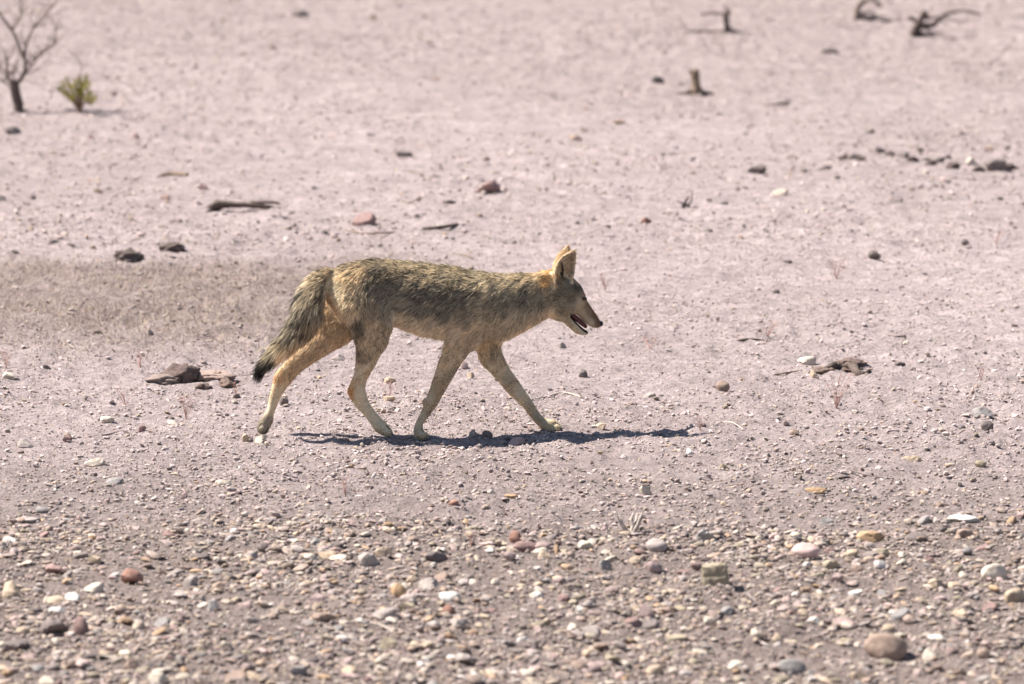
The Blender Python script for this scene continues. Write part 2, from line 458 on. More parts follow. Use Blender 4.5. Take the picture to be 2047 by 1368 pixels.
SMALL = [
 (435,1187,30,21,'brown'),(193,1187,48,18,'cream'),(142,1203,34,15,'white'),(115,1226,38,14,'white'),(112,1210,43,14,'tan'),(52,897,34,18,'grey'),
 (86,1027,30,13,'slate'),(55,1049,50,14,'grey'),(369,1000,21,19,'mauve'),(650,1282,32,14,'olive'),(320,1369,47,24,'cream'),(471,1367,45,21,'brown'),
 (658,1118,42,20,'tan'),(674,1127,42,13,'cream'),(428,1226,26,25,'white'),(141,1342,30,21,'brown'),(766,1114,31,21,'tan'),(914,1256,45,18,'grey'),
 (1172,1104,33,24,'cream'),(1069,1307,21,26,'dark'),(1180,1279,40,25,'grey'),(1354,1290,43,22,'olive'),(1091,1134,29,18,'tan'),(906,1007,23,15,'rust'),
 (1022,1010,26,10,'ochre'),(981,988,17,12,'cream'),(1332,1329,21,19,'brown'),(1047,1291,27,18,'white'),(949,1353,23,15,'white'),(933,1331,45,23,'grey'),
 (776,1304,43,23,'olive'),(1702,1116,34,21,'tan'),(1765,1117,38,19,'olive'),(1932,1111,25,16,'slate'),(1968,1098,37,12,'maroon'),(1873,1176,38,22,'tan'),
 (1909,1178,31,18,'tan'),(1615,1137,24,13,'white'),(1663,1143,34,21,'olive'),(1761,1196,23,17,'slate'),(1550,1291,29,21,'tan'),(1684,1257,50,19,'mauve'),
 (1418,1256,26,19,'cream'),(1916,1357,27,19,'brown'),(1861,1321,31,23,'cream'),(1964,1317,29,21,'brown'),(1684,960,33,10,'dark'),(1959,938,27,15,'olive'),
 (1877,1016,21,12,'brown'),(1379,920,18,13,'white'),(1443,939,19,13,'olive'),(1898,935,25,9,'tan'),(1299,796,27,14,'grey'),(1798,732,23,11,'dark'),
 (1626,773,20,16,'tan'),(1587,869,21,12,'brown'),(1550,587,17,9,'dark'),(212,847,31,18,'cream'),(343,846,27,12,'cream'),(135,886,21,14,'maroon'),
 (283,865,19,14,'maroon'),(18,765,27,14,'cream'),(91,739,19,9,'dark'),(301,674,15,12,'dark'),(473,798,15,11,'dark'),(944,878,19,16,'grey'),
 (974,878,20,16,'dark'),(1199,855,26,12,'tan'),(678,723,23,12,'grey'),(779,769,25,14,'tan'),(777,810,25,14,'tan'),(567,813,19,17,'dark'),
 (1163,753,22,17,'dark'),(1124,695,16,13,'grey'),(926,739,19,17,'mauve'),(941,758,19,14,'tan'),(808,315,31,14,'dark'),(897,406,26,9,'dark'),
 (406,382,23,15,'maroon'),(748,41,17,13,'brown'),(1739,269,23,13,'dark'),(1706,319,38,17,'dark'),(1758,309,26,17,'dark'),(1805,318,36,17,'dark'),
 (1880,327,28,13,'dark'),(1940,333,18,17,'cream'),(1587,321,31,10,'dark'),(1293,452,21,13,'rust'),(1419,459,15,9,'dark'),(1927,492,21,14,'dark'),
 (1748,520,25,19,'dark'),(1561,391,31,13,'cream'),(1448,414,27,10,'dark'),(1150,284,27,13,'brown'),(110,492,28,11,'dark'),(1235,251,31,9,'brown'),
 (1790,405,31,9,'dark'),(1852,350,14,8,'cream'),(1850,322,22,9,'dark'),(2005,300,40,7,'dark'),(1976,300,20,10,'brown'),(1608,347,20,8,'dark'),
 (1648,340,26,9,'dark'),(1672,360,16,10,'dark'),(1475,382,12,8,'dark'),(650,470,16,9,'dark'),(182,283,14,9,'maroon'),(272,278,14,11,'maroon'),
 (330,403,22,10,'maroon'),(195,387,16,10,'brown'),(4,405,22,10,'dark'),(64,405,14,12,'dark'),(30,510,18,8,'dark'),(140,500,18,9,'dark'),(186,499,14,8,'brown'),
 (588,455,16,7,'dark'),(1480,478,18,7,'brown'),(1533,466,10,8,'dark'),(1576,528,20,8,'dark'),(446,45,12,9,'brown'),(543,100,14,9,'brown'),(225,190,16,10,'brown'),
 (1155,450,10,7,'dark'),(676,490,12,8,'brown'),(760,495,10,8,'dark'),(1030,490,12,9,'dark'),(958,435,16,8,'brown'),(1190,335,12,9,'brown'),(970,322,16,8,'brown'),
]
kinds = ['angular', 'rounded', 'flat', 'angular', 'fine', 'fine']
for i, (cx, base, w, h, c) in enumerate(SMALL):
    small(cx, base, w, h, c, kinds[(cx + i) % 6])
# and the largest of the unnamed gravel, up to about three hundred stones in all
n_auto = 300 - len(BIG) - len(SMALL)
taken = [(r[0], r[1]) for r in BIG] + [(r[0], r[1]) for r in SMALL]
ra = random.Random(77)
pool = ['cream'] * 5 + ['tan'] * 5 + ['grey'] * 5 + ['mauve'] * 4 + ['brown'] * 4 + ['white'] * 2 + ['ochre'] * 2 + ['slate'] * 2 + ['dark'] * 2 + ['maroon'] * 2 + ['olive'] * 3
while n_auto > 0:
    cx = ra.uniform(0, 2047); base = 1072 + 300 * ra.random() ** 1.25
    if min(math.hypot((cx - a) / 1.3, base - q) for a, q in taken) < 24: continue
    taken.append((cx, base)); n_auto -= 1
    w = ra.uniform(19, 36) * (0.85 + (base - 1072) / 900)
    small(cx, base, w, w * ra.uniform(0.32, 0.6), ra.choice(pool), ra.choice(kinds))

# crumbling clods
def clod(cx, base, w, h, label, c, seed):
    v, f = ico(4)
    rr = np.random.default_rng(seed)
    v = v * (1 + 0.30 * vnoise3(v, 0.7, seed) + 0.26 * vnoise3(v, 0.32, seed + 1) + 0.20 * vnoise3(v, 0.15, seed + 2))[:, None]
    me = np_mesh('clod', v, f, True); me.materials.append(m_clod)
    o = put_stone(cx, base, w, h, 'clod', None, label, None, mesh=me, name='soil_clod', cat='clod', yaw=0, tilt=0.05)
    o.color = (*lin(c), 1)
clod(362, 769, 72, 31, 'dark grey-brown crumbly soil clod with a pointed end', (120, 104, 98), 3)
clod(328, 772, 60, 16, 'low flat grey clod spilling from the dark crumbly clod', (160, 142, 133), 9)
clod(428, 776, 72, 14, 'low dusty tan clod beside the dark crumbly clod', (176, 153, 142), 4)
clod(452, 776, 34, 15, 'small brown clod at the end of the low dusty clods', (140, 120, 110), 12)
clod(404, 780, 30, 10, 'tiny grey clod in front of the dark crumbly clod', (134, 116, 108), 13)
clod(1700, 741, 66, 17, 'crumbly brown clod around the short fallen log', (126, 108, 100), 14)
clod(1640, 744, 44, 12, 'low brown clod between the cream flat stone and the short fallen log', (134, 116, 106), 15)
for i_, (a_, b_, w_, h_) in enumerate([(1690, 318, 30, 13), (1722, 322, 26, 10), (1780, 312, 24, 11), (1826, 324, 28, 12), (1862, 332, 30, 12), (1905, 338, 34, 14), (1955, 344, 30, 13), (2020, 340, 34, 15), (1895, 318, 18, 9), (1840, 306, 16, 9)]):
    clod(a_, b_, w_ * 0.72, h_ * 0.8, 'dark crumbly clod in the dark row on the pale flat', (118, 104, 97), 20 + i_)
    bpy.context.scene.collection.objects[-1]['group'] = 'dark clods in a row'
clod(255, 509, 56, 20, 'dark broken clod beyond the dry stubble strip', (112, 100, 95), 5)
clod(345, 502, 46, 16, 'second smaller dark clod beyond the dry stubble strip', (118, 104, 98), 6)

# the countless rest
def scatter(n, x0, x1, y0, y1, dens, smin, smax, power):
    x = rng.uniform(x0, x1, n); y = rng.uniform(y0, y1, n)
    k = rng.random(n) < dens(x, y)
    x, y = x[k], y[k]
    s = smin * (1 - rng.random(len(x)) * (1 - (smin / smax) ** power)) ** (-1 / power)
    return x, y, s

palette = np.array([lin(COLS[k]) for k in ('cream', 'tan', 'grey', 'mauve', 'brown', 'ochre', 'slate', 'dark', 'pink', 'white', 'maroon', 'olive')])
pw = np.array([14, 17, 16, 9, 18, 5, 4, 10, 2, 2, 4, 9], float); pw /= pw.sum()

def gravel_mesh(name, x, y, s, shapes, soilmix, sink=0.2, tall=(0.2, 0.6)):
    vs, fs, cs = [], [], []
    off = 0
    n = len(x)
    pick = rng.integers(0, len(shapes), n)
    base = soil(x, y)
    c = palette[rng.choice(len(palette), n, p=pw)] * rng.uniform(0.6, 1.1, (n, 1))
    k = np.clip(rng.random((n, 1)) * 1.4 * soilmix, 0, 0.95)
    c = c * (1 - k) + base * rng.uniform(0.45, 1.1, (n, 1)) * k
    for i, (v, f) in enumerate(shapes):
        q = np.where(pick == i)[0]; m = len(q)
        if m == 0: continue
        a = rng.uniform(0, 2 * math.pi, m); ca, sa = np.cos(a), np.sin(a)
        sx = s[q] * 0.5; sy = sx * rng.uniform(0.42, 0.92, m); sz = sx * rng.uniform(*tall, m)
        P = v[None] * np.stack([sx, sy, sz], -1)[:, None]
        tx = rng.normal(0, 0.2, m)[:, None]
        P[..., 2] += P[..., 0] * tx
        xx = P[..., 0] * ca[:, None] - P[..., 1] * sa[:, None] + x[q][:, None]
        yy = P[..., 0] * sa[:, None] + P[..., 1] * ca[:, None] + y[q][:, None]
        zz = P[..., 2] + (ground_h(x[q], y[q]) + sz * (1 - 2 * sink))[:, None]
        vs.append(np.stack([xx, yy, zz], -1).reshape(-1, 3))
        fs.append((f[None] + (np.arange(m) * len(v))[:, None, None] + off).reshape(-1, 3))
        cs.append(np.repeat(c[q], len(v), 0))
        off += m * len(v)
    me = np_mesh(name, np.concatenate(vs), np.concatenate(fs), False)
    set_col(me, 'tone', np.concatenate(cs))
    return new_obj(name, me, None, m_gravel)

sh80 = [stone_shape(2, r0, 10, 0.3) for _ in range(14)]
sh20 = [stone_shape(1, r0, 8, 0.3) for _ in range(14)]
def octa(r):
    v = np.array([[1, 0, 0], [0, 1, 0], [-1, 0, 0], [0, -1, 0], [0, 0, 1], [0, 0, -1]], float)
    v = v + r.normal(0, 0.22, v.shape)
    f = np.array([[0, 1, 4], [1, 2, 4], [2, 3, 4], [3, 0, 4], [1, 0, 5], [2, 1, 5], [3, 2, 5], [0, 3, 5]])
    return v, f
sh8 = [octa(r0) for _ in range(16)]

def clump(x, y, s=0.35, seed=51):
    return 0.62 + 0.5 * vnoise(x / s, y / s / 1.6, seed)
def d_bed(x, y): return bed(x, y) * clump(x, y)
xa, ya, sa_ = scatter(6600, -2.1, 2.1, -4.7, -1.3, d_bed, 0.024, 0.05, 3.0)
gravel = gravel_mesh('gravel', xa, ya, sa_, sh80, 0.35)
tag(gravel, 'loose mixed gravel stones of the foreground bed', 'gravel', kind='stuff')
parts = []
xa, ya, sa_ = scatter(38000, -2.1, 2.1, -4.7, -1.3, d_bed, 0.011, 0.027, 2.2); parts.append((xa, ya, sa_))
xa, ya, sa_ = scatter(15000, -2.4, 2.4, -2.0, 1.0, lambda x, y: (1 - bed(x, y)) * clump(x, y, 0.4, 52) * np.clip(0.9 - y * 0.5, 0.1, 1), 0.011, 0.028, 2.2); parts.append((xa, ya, sa_))
xa, ya, sa_ = scatter(10000, -3, 3, 0.5, 6, lambda x, y: clump(x, y, 0.6, 53), 0.010, 0.026, 2.4); parts.append((xa, ya, sa_))
xa, ya, sa_ = scatter(24000, -3.8, 3.8, 5, 19, lambda x, y: clump(x, y, 0.9, 54), 0.013, 0.034, 2.4); parts.append((xa, ya, sa_))
small_gravel = gravel_mesh('small_gravel', *[np.concatenate(q) for q in zip(*parts)], sh20, 0.75, 0.2, (0.25, 0.75))
tag(small_gravel, 'small pebbles and soil crumbs strewn over the flat', 'gravel', kind='stuff')
parts = []
parts.append(scatter(42000, -2.1, 2.1, -4.7, -1.3, lambda x, y: bed(x, y) * 0.85, 0.0045, 0.012, 1.8))
parts.append(scatter(46000, -2.4, 2.4, -2.0, 1.0, lambda x, y: (1 - bed(x, y)) * clump(x, y, 0.3, 55) * np.clip(1 - y * 0.35, 0.2, 1), 0.0045, 0.012, 1.9))
parts.append(scatter(26000, -3, 3, 0.8, 6, lambda x, y: clump(x, y, 0.5, 56), 0.006, 0.013, 2.0))
parts.append(scatter(14000, -3.8, 3.8, 5, 19, lambda x, y: clump(x, y, 0.7, 57), 0.008, 0.016, 2.0))
grit = gravel_mesh('grit', *[np.concatenate(q) for q in zip(*parts)], sh8, 0.9, 0.15, (0.35, 0.9))
tag(grit, 'fine angular grit and crumbs covering the silt', 'grit', kind='stuff')

# dry stubble strip at the left, behind the tail
nb = 46000
x = rng.uniform(-2.9, 0.3, nb); y = rng.uniform(1.6, 6.6, nb)
k = rng.random(nb) < patch(x, y) * (0.6 + 0.5 * vnoise(x / 0.3, y / 0.5, 61))
x, y = x[k], y[k]; n = len(x)
z = ground_h(x, y) - 0.002
hh = rng.uniform(0.008, 0.028, n); a = rng.uniform(0, 6.28, n); ln = rng.normal(0, 0.012, (n, 2)); w = 0.0016
v = np.stack([np.stack([x - w * np.cos(a), y - w * np.sin(a), z], -1), np.stack([x + w * np.cos(a), y + w * np.sin(a), z], -1),
              np.stack([x + ln[:, 0], y + ln[:, 1], z + hh], -1), np.stack([x + w * np.sin(a) * 1.2, y + w * np.cos(a) * 1.2, z], -1)], 1)
f = np.array([[0, 1, 2], [1, 3, 2], [3, 0, 2]])[None] + (np.arange(n) * 4)[:, None, None]
me = np_mesh('stubble', v.reshape(-1, 3), f.reshape(-1, 3), False)
st = new_obj('stubble', me, None, m_straw)
tag(st, 'strip of short dry stubble on the flat behind the coyote tail', 'grass', kind='stuff')

# ------------------------------------------------------------------ wood
def tube(paths, sides=8, jag=0.0, seed=0, cap=True):
    """paths: list of (points (n,3), radii (n,)) -> one mesh of tapered tubes"""
    r = np.random.default_rng(seed)
    vs, fs = [], []; off = 0
    for pts, rad in paths:
        pts = np.asarray(pts, float); rad = np.asarray(rad, float)
        m = len(pts)
        t = np.linspace(0, m - 1, max(3, (m - 1) * 5 + 1))
        i = np.clip(np.floor(t).astype(int), 0, m - 2); fr = (t - i)[:, None]
        p0 = pts[np.maximum(i - 1, 0)]; p1 = pts[i]; p2 = pts[i + 1]; p3 = pts[np.minimum(i + 2, m - 1)]
        P = 0.5 * (2 * p1 + (p2 - p0) * fr + (2 * p0 - 5 * p1 + 4 * p2 - p3) * fr ** 2 + (3 * p1 - p0 - 3 * p2 + p3) * fr ** 3)
        R = rad[i] * (1 - fr[:, 0]) + rad[i + 1] * fr[:, 0]
        T = np.gradient(P, axis=0); T /= np.linalg.norm(T, axis=1)[:, None] + 1e-9
        ref = np.array([0.13, 0.97, 0.2]); A = np.cross(T, ref); A /= np.linalg.norm(A, axis=1)[:, None] + 1e-9
        B = np.cross(T, A)
        ph = np.linspace(0, 2 * math.pi, sides, endpoint=False)
        rr = R[:, None] * (1 + jag * r.normal(size=(1, sides)) + 0.6 * jag * r.normal(size=(len(P), sides)))
        V = P[:, None] + A[:, None] * (np.cos(ph)[None, :, None] * rr[..., None]) + B[:, None] * (np.sin(ph)[None, :, None] * rr[..., None])
        nn = len(P); V = V.reshape(-1, 3)
        V = np.concatenate([V, P[:1], P[-1:]])
        id_ = np.arange(nn * sides).reshape(nn, sides)
        a, b_ = id_[:-1], id_[1:]
        q1 = np.stack([a, np.roll(a, -1, 1), np.roll(b_, -1, 1)], -1).reshape(-1, 3)
        q2 = np.stack([a, np.roll(b_, -1, 1), b_], -1).reshape(-1, 3)
        c1 = np.stack([np.roll(id_[0], -1), id_[0], np.full(sides, nn * sides)], -1)
        c2 = np.stack([id_[-1], np.roll(id_[-1], -1), np.full(sides, nn * sides + 1)], -1)
        vs.append(V); fs.append(np.concatenate([q1, q2, c1, c2]) + off); off += len(V)
    return np.concatenate(vs), np.concatenate(fs)

def at_depth(px, py, y):
    d = ray(px, py); t = (y - CAM[1]) / d[1]
    return CAM + d * t

class Wood:
    """wooden thing standing at a ground pixel; branches given as pixel paths in its own upright plane"""
    def __init__(s, bx, by):
        s.base = G(bx, by); s.px = px_size(s.base)
        s.r = random.Random(int(bx * 3 + by))
    def path(s, pts, radii, spread=0.0, ground=False):
        out = []
        dy = s.r.uniform(-1, 1) * spread
        for k, (x, y) in enumerate(pts):
            if ground:
                p = G(x, y); p[2] += radii[k] * s.px * 0.5
            else:
                p = at_depth(x, y, s.base[1] + dy * k / max(1, len(pts) - 1))
            out.append(p - s.base)
        return np.array(out), np.array(radii) * s.px
    def mesh(s, name, paths, m, parent=None, jag=0.1, sides=8):
        v, f = tube(paths, sides, jag, int(s.r.random() * 999))
        me = np_mesh(name, v, f, True)
        o = new_obj(name, me, parent, m)
        if parent is None: o.location = s.base
        return o
    def empty(s, name):
        o = new_obj(name, None); o.location = s.base; o.empty_display_size = 0.05
        return o

# bare dead shrub
wd = Wood(38, 224)
e = wd.empty('dead_shrub')
tag(e, 'bare grey dead shrub with a thick trunk and forking branches', 'shrub')
wd.mesh('trunk', [wd.path([(40, 230), (37, 205), (31, 178), (32, 162)], [10, 9.5, 9, 7])], m_wood_dark, e, 0.12, 10)
BR = [([(31, 170), (46, 152), (50, 132), (48, 116), (25, 63), (0, 30), (-32, -6)], [7, 5.5, 4.5, 4, 3.4, 3, 2], 0.1),
      ([(49, 130), (52, 91), (66, 57), (86, 36), (103, 15), (122, -14)], [4, 3, 2.2, 1.8, 1.5, 1], -0.1),
      ([(46, 153), (70, 122), (92, 100), (111, 84), (110, 62)], [4.5, 3.2, 2.6, 2.6, 2], 0.15),
      ([(54, 126), (68, 113), (84, 101)], [1.8, 1.5, 1], 0.1),
      ([(23, 60), (34, 44), (42, 25), (41, 0), (38, -25)], [2.4, 1.8, 1.6, 1.4, 1], 0.1),
      ([(26, 172), (16, 150), (13, 122), (13, 106)], [4.5, 3.6, 3, 1.4], 0.05),
      ([(28, 166), (27, 150), (29, 136)], [3, 2.4, 1.4], 0.05),
      ([(24, 176), (8, 165), (-14, 152)], [3, 2.2, 1.4], 0.1),
      ([(24, 172), (4, 140), (-8, 112)], [2.4, 1.6, 1], 0.1),
      ([(50, 150), (74, 140), (92, 128)], [1.6, 1.1, 0.7], -0.2),
      ([(48, 116), (36, 100), (38, 76)], [1.5, 1.1, 0.6], -0.2),
      ([(66, 57), (62, 34), (70, 12)], [1.2, 0.9, 0.6], 0.2), ([(52, 95), (44, 70), (46, 48)], [1.3, 1, 0.6], 0.2),
      ([(86, 36), (104, 34), (128, 20)], [1.1, 0.8, 0.5], -0.2), ([(92, 100), (100, 112), (84, 130)], [1, 0.8, 0.5], -0.2),
      ([(20, 150), (38, 128), (46, 100)], [1.1, 0.9, 0.5], -0.15), ([(30, 160), (60, 165), (88, 172)], [1, 0.8, 0.5], -0.2)]
for pts, rad, sp in BR:
    wd.mesh('branch', [wd.path(pts, [q * 0.8 for q in rad], sp)], m_wood_grey, e, 0.07, 6)

twr = random.Random(4)
for pts, rad, sp in BR[:9]:
    for (x0, y0), r_ in list(zip(pts, rad))[1:]:
        for _ in range(7):
            a = twr.uniform(-1.3, 1.3); ln = twr.uniform(14, 46)
            p1 = (x0 + math.sin(a) * ln * 0.5 + twr.uniform(-3, 3), y0 - math.cos(a) * ln * 0.5); p2 = (x0 + math.sin(a) * ln, y0 - math.cos(a) * ln)
            wd.mesh('twig', [wd.path([(x0, y0), p1, p2], [min(r_ * 0.4, 0.8), 0.5, 0.3], 0.15)], m_wood_grey, e, 0.0, 4)
# olive green bush
wd = Wood(160, 224)
e = wd.empty('green_bush')
tag(e, 'small olive-green leafy bush beside the bare dead shrub', 'bush')
tips = [(118, 178), (124, 168), (134, 160), (142, 172), (150, 162), (158, 155), (166, 168), (172, 153), (178, 166), (182, 185), (190, 196), (176, 196), (148, 190), (130, 184), (164, 188), (140, 196), (185, 205), (156, 178)]
stems = [wd.path([(160, 226), (158 + (x - 158) * 0.3, 210 - (205 - y) * 0.15), (x, y)], [3, 1.6, 0.7], 0.16) for x, y in tips]
stems.append(wd.path([(160, 215), (161, 160), (162, 129), (152, 114), (141, 103), (123, 89)], [1.2, 1, 0.8, 0.8, 0.6, 0.4], 0.05))
wd.mesh('stem', stems, m_wood_tan, e, 0.05, 5)
pos = []
for (pts, rad), (tx, ty) in zip(stems, tips):
    tip = np.array(pts[-1]); mid = np.array(pts[1])
    for _ in range(110):
        q = tip * 1.0 + (mid - tip) * (rng.random() ** 1.5 * 0.4) + rng.normal(0, 1, 3) * np.array([0.0075, 0.010, 0.0075])
        pos.append(q)
pos = np.array(pos); n = len(pos)
a = rng.normal(size=(n, 3)); a[:, 2] = np.abs(a[:, 2]) + 0.5; a /= np.linalg.norm(a, axis=1)[:, None]
c = np.cross(a, rng.normal(size=(n, 3))); c /= np.linalg.norm(c, axis=1)[:, None]
L = rng.uniform(0.006, 0.012, (n, 1))
v = np.stack([pos, pos + a * L * 0.5 + c * L * 0.28, pos + a * L, pos + a * L * 0.5 - c * L * 0.28], 1).reshape(-1, 3)
f = (np.arange(n * 4).reshape(n, 4))
me = np_mesh('foliage', v, f, False)
lc = lin((136, 128, 30)) * rng.uniform(0.6, 1.3, (n, 1)) * np.array([1, 1, 1]) + rng.normal(0, 0.012, (n, 3)) * np.array([1, 0.6, 0.3])
set_col(me, 'tone', np.repeat(np.clip(lc, 0.01, 1), 4, 0))
new_obj('foliage', me, e, m_leaf)

# stumps and driftwood on the far flat
wd = Wood(1389, 187)
e = wd.empty('dead_stump'); tag(e, 'short dead brown stump with spreading roots on the pale flat', 'stump')
wd.mesh('trunk', [wd.path([(1392, 191), (1391, 172), (1390, 155), (1388, 140)], [15, 9.5, 8.5, 8]), wd.path([(1388, 152), (1382, 145), (1379, 140)], [5, 4, 3])], m_wood_tan, e, 0.16, 10)
for pts, rad in [([(1388, 180), (1370, 186), (1342, 189)], [6, 3.6, 2]), ([(1394, 180), (1408, 186), (1428, 188)], [6, 4, 2]), ([(1392, 184), (1400, 191), (1415, 194)], [5, 3, 2])]:
    wd.mesh('root', [wd.path(pts, rad)], m_wood_dark, e, 0.15)
wd = Wood(1452, 66)
e = wd.empty('broken_stump'); tag(e, 'thin broken dark stump with one arm pointing sideways on the far flat', 'stump')
wd.mesh('trunk', [wd.path([(1456, 70), (1453, 52), (1452, 36), (1456, 18)], [9, 6, 5.5, 4])], m_wood_dark, e, 0.15, 9)
wd.mesh('branch', [wd.path([(1453, 27), (1436, 27), (1420, 25), (1404, 29)], [4, 3.5, 3, 2.4])], m_wood_grey, e, 0.12)
for pts, rad in [([(1458, 62), (1490, 70), (1520, 74), (1546, 78)], [5, 3, 2.2, 1.5]), ([(1450, 63), (1420, 64), (1370, 62)], [4, 2.6, 1.5])]:
    wd.mesh('root', [wd.path(pts, rad)], m_wood_dark, e, 0.15)
wd = Wood(1712, 40)
o = wd.mesh('driftwood', [wd.path([(1711, 40), (1714, 20), (1722, 4), (1744, 0), (1762, 14)], [7, 5.5, 5, 4, 3]),
                          wd.path([(1712, 34), (1733, 37), (1766, 43), (1800, 42)], [7, 5, 4.5, 3]), wd.path([(1716, 30), (1736, 24), (1752, 30)], [3, 2, 1]), wd.path([(1733, 37), (1748, 32), (1770, 34)], [3, 2, 1])], m_wood_grey, None, 0.28)
tag(o, 'arched grey driftwood branch lying on the far flat', 'driftwood')
wd = Wood(1828, 76)
o = wd.mesh('twisted_branch', [wd.path([(1822, 78), (1830, 58), (1838, 44), (1848, 24), (1855, 40)], [9, 8, 7, 5, 3]),
                               wd.path([(1832, 52), (1850, 52), (1868, 49), (1888, 31), (1921, 22), (1962, 29)], [7, 5, 4.5, 3.5, 2.6, 1.6]),
                               wd.path([(1826, 72), (1845, 70), (1880, 77), (1922, 79)], [7, 5, 3.6, 2]),
                               wd.path([(1824, 76), (1812, 76), (1800, 72)], [5, 3.6, 2]), wd.path([(1838, 46), (1820, 36), (1812, 40)], [4, 3, 1.5]), wd.path([(1850, 52), (1858, 64), (1884, 66)], [3.5, 2.4, 1.2]), wd.path([(1848, 28), (1862, 36), (1876, 34), (1892, 50)], [3, 2.4, 2, 1]), wd.path([(1888, 31), (1900, 40), (1930, 44)], [2.4, 1.8, 1])], m_wood_dark, None, 0.3)
tag(o, 'twisted dark dead branch with a long curved limb on the far flat', 'branch')
wd = Wood(430, 422)
o = wd.mesh('fallen_log', [wd.path([(420, 416), (436, 409), (470, 409), (515, 411), (562, 418)], [9, 10, 6, 5.5, 4]),
                           wd.path([(432, 412), (420, 421), (402, 431)], [7, 4.5, 2]), wd.path([(500, 406), (540, 404), (560, 408)], [3, 2.6, 1.5])], m_wood_dark, None, 0.16)
tag(o, 'dark fallen log with a knotted root end behind the coyote', 'log')
def ground_stick(name, pts, rad, m, label, group=None, jag=0.1, cat='stick'):
    wd = Wood(*pts[len(pts) // 2])
    o = wd.mesh(name, [wd.path(pts, rad, ground=True)], m, None, jag, 7)
    tag(o, label, cat, group)
ground_stick('stick', [(319, 352), (345, 350), (375, 351)], [3.5, 4.5, 3.5], m_wood_tan, 'short straight brown stick near the dark fallen log')
ground_stick('stick', [(844, 460), (875, 458), (915, 456)], [4, 4.5, 3], m_wood_dark, 'short thick dark stick just above the coyote back')
ground_stick('stick', [(1448, 689), (1490, 684), (1530, 677)], [2, 2.6, 1.5], m_wood_tan, 'thin brown twig on silt in front of the coyote nose')
ground_stick('stick', [(1777, 673), (1792, 674), (1810, 671)], [1.6, 1.8, 1.2], m_wood_dark, 'tiny dark twig on silt beyond the short fallen log')
ground_stick('fallen_log', [(1650, 741), (1668, 738), (1686, 740), (1704, 736), (1722, 737), (1738, 744)], [5, 10, 7, 11, 9, 3], m_wood_dark, 'short dark fallen log beside the cream flat stone', jag=0.3, cat='log')
ground_stick('stick', [(1546, 751), (1590, 744), (1640, 737), (1665, 741)], [1.5, 2.4, 3.4, 4], m_wood_tan, 'long thin brown stick reaching out from the short fallen log')
ground_stick('stick', [(1060, 800), (1093, 794), (1126, 786), (1163, 797)], [1, 1.8, 2, 1.6], m_wood_pale, 'curved pale stick behind the far front leg')
ground_stick('stick', [(603, 1251), (620, 1256), (640, 1261)], [1.8, 2.2, 1.2], m_wood_pale, 'very short white stick beside the long white stick in gravel')
ground_stick('stick', [(639, 1249), (700, 1258), (745, 1258), (796, 1269)], [1.4, 2.6, 2.8, 1.6], m_wood_pale, 'long thin white stick lying on the foreground gravel')
ground_stick('stick', [(178, 871), (215, 870), (250, 863), (266, 875)], [1.5, 2, 1.6, 1], m_wood_dark, 'thin dark bent twig on gravel below the soil clods')
ground_stick('stick', [(1444, 844), (1465, 850), (1487, 860)], [1.6, 1.8, 1], m_wood_pale, 'short pale twig near the tip of the coyote shadow')
ground_stick('stick', [(1700, 952), (1750, 955), (1797, 953)], [1.1, 1.3, 1], m_wood_dark, 'thin straight dark twig on fine gravel beside a dark flat stone')
ground_stick('stick', [(845, 1083), (870, 1078), (886, 1075)], [1, 1.3, 1], m_wood_pale, 'tiny pale twig at the edge of the gravel bed')
ground_stick('stick', [(690, 462), (735, 468), (790, 470)], [1.4, 2, 1.4], m_wood_tan, 'thin brown twig in front of the mauve-brown broken stone')
ground_stick('stick', [(805, 403), (820, 408), (842, 400)], [1.6, 2.4, 1.4], m_wood_tan, 'crooked brown twig beside the reddish-brown block of stone')
ground_stick('stick', [(1525, 212), (1550, 210), (1577, 204)], [2, 2.4, 1.6], m_wood_tan, 'brown twig on the far flat beside the stump with spread roots')
ground_stick('stick', [(170, 667), (195, 665), (215, 666)], [2, 2.4, 1.4], m_wood_dark, 'short dark twig in the dry stubble strip')
ground_stick('stick', [(905, 508), (930, 512), (948, 518)], [1.4, 2, 1.2], m_wood_tan, 'short twig on the flat right behind the coyote shoulders')
wd = Wood(1260, 1066)
e = wd.empty('root_stub'); tag(e, 'bleached dead root stub with upturned prongs at the gravel edge', 'root')
for pts, rad, sp in [([(1258, 1070), (1246, 1054), (1238, 1042), (1231, 1029)], [5, 4.5, 3.2, 1.2], -0.03), ([(1262, 1070), (1265, 1052), (1262, 1040), (1267, 1026)], [4.5, 4, 3.2, 2], 0.02),
                     ([(1264, 1068), (1274, 1052), (1278, 1042), (1284, 1027)], [4.5, 4.2, 4, 2.4], -0.01), ([(1254, 1070), (1250, 1058), (1240, 1034)], [3, 2.6, 1], 0.03), ([(1266, 1062), (1272, 1040), (1274, 1026)], [3, 2.4, 1.4], 0.04)]:
    wd.mesh('prong', [wd.path(pts, rad, sp)], m_wood_pale, e, 0.14)
wd = Wood(1371, 414)
o = wd.mesh('twig_tangle', [wd.path([(1366, 416), (1370, 404), (1378, 392)], [4, 3, 1.2]), wd.path([(1380, 414), (1368, 408), (1352, 402)], [3, 2.4, 1]), wd.path([(1372, 412), (1382, 402), (1384, 380)], [2.4, 1.4, 0.7])], m_wood_dark, None, 0.15)
tag(o, 'small dark tangle of broken twigs on the flat behind the coyote head', 'twigs')

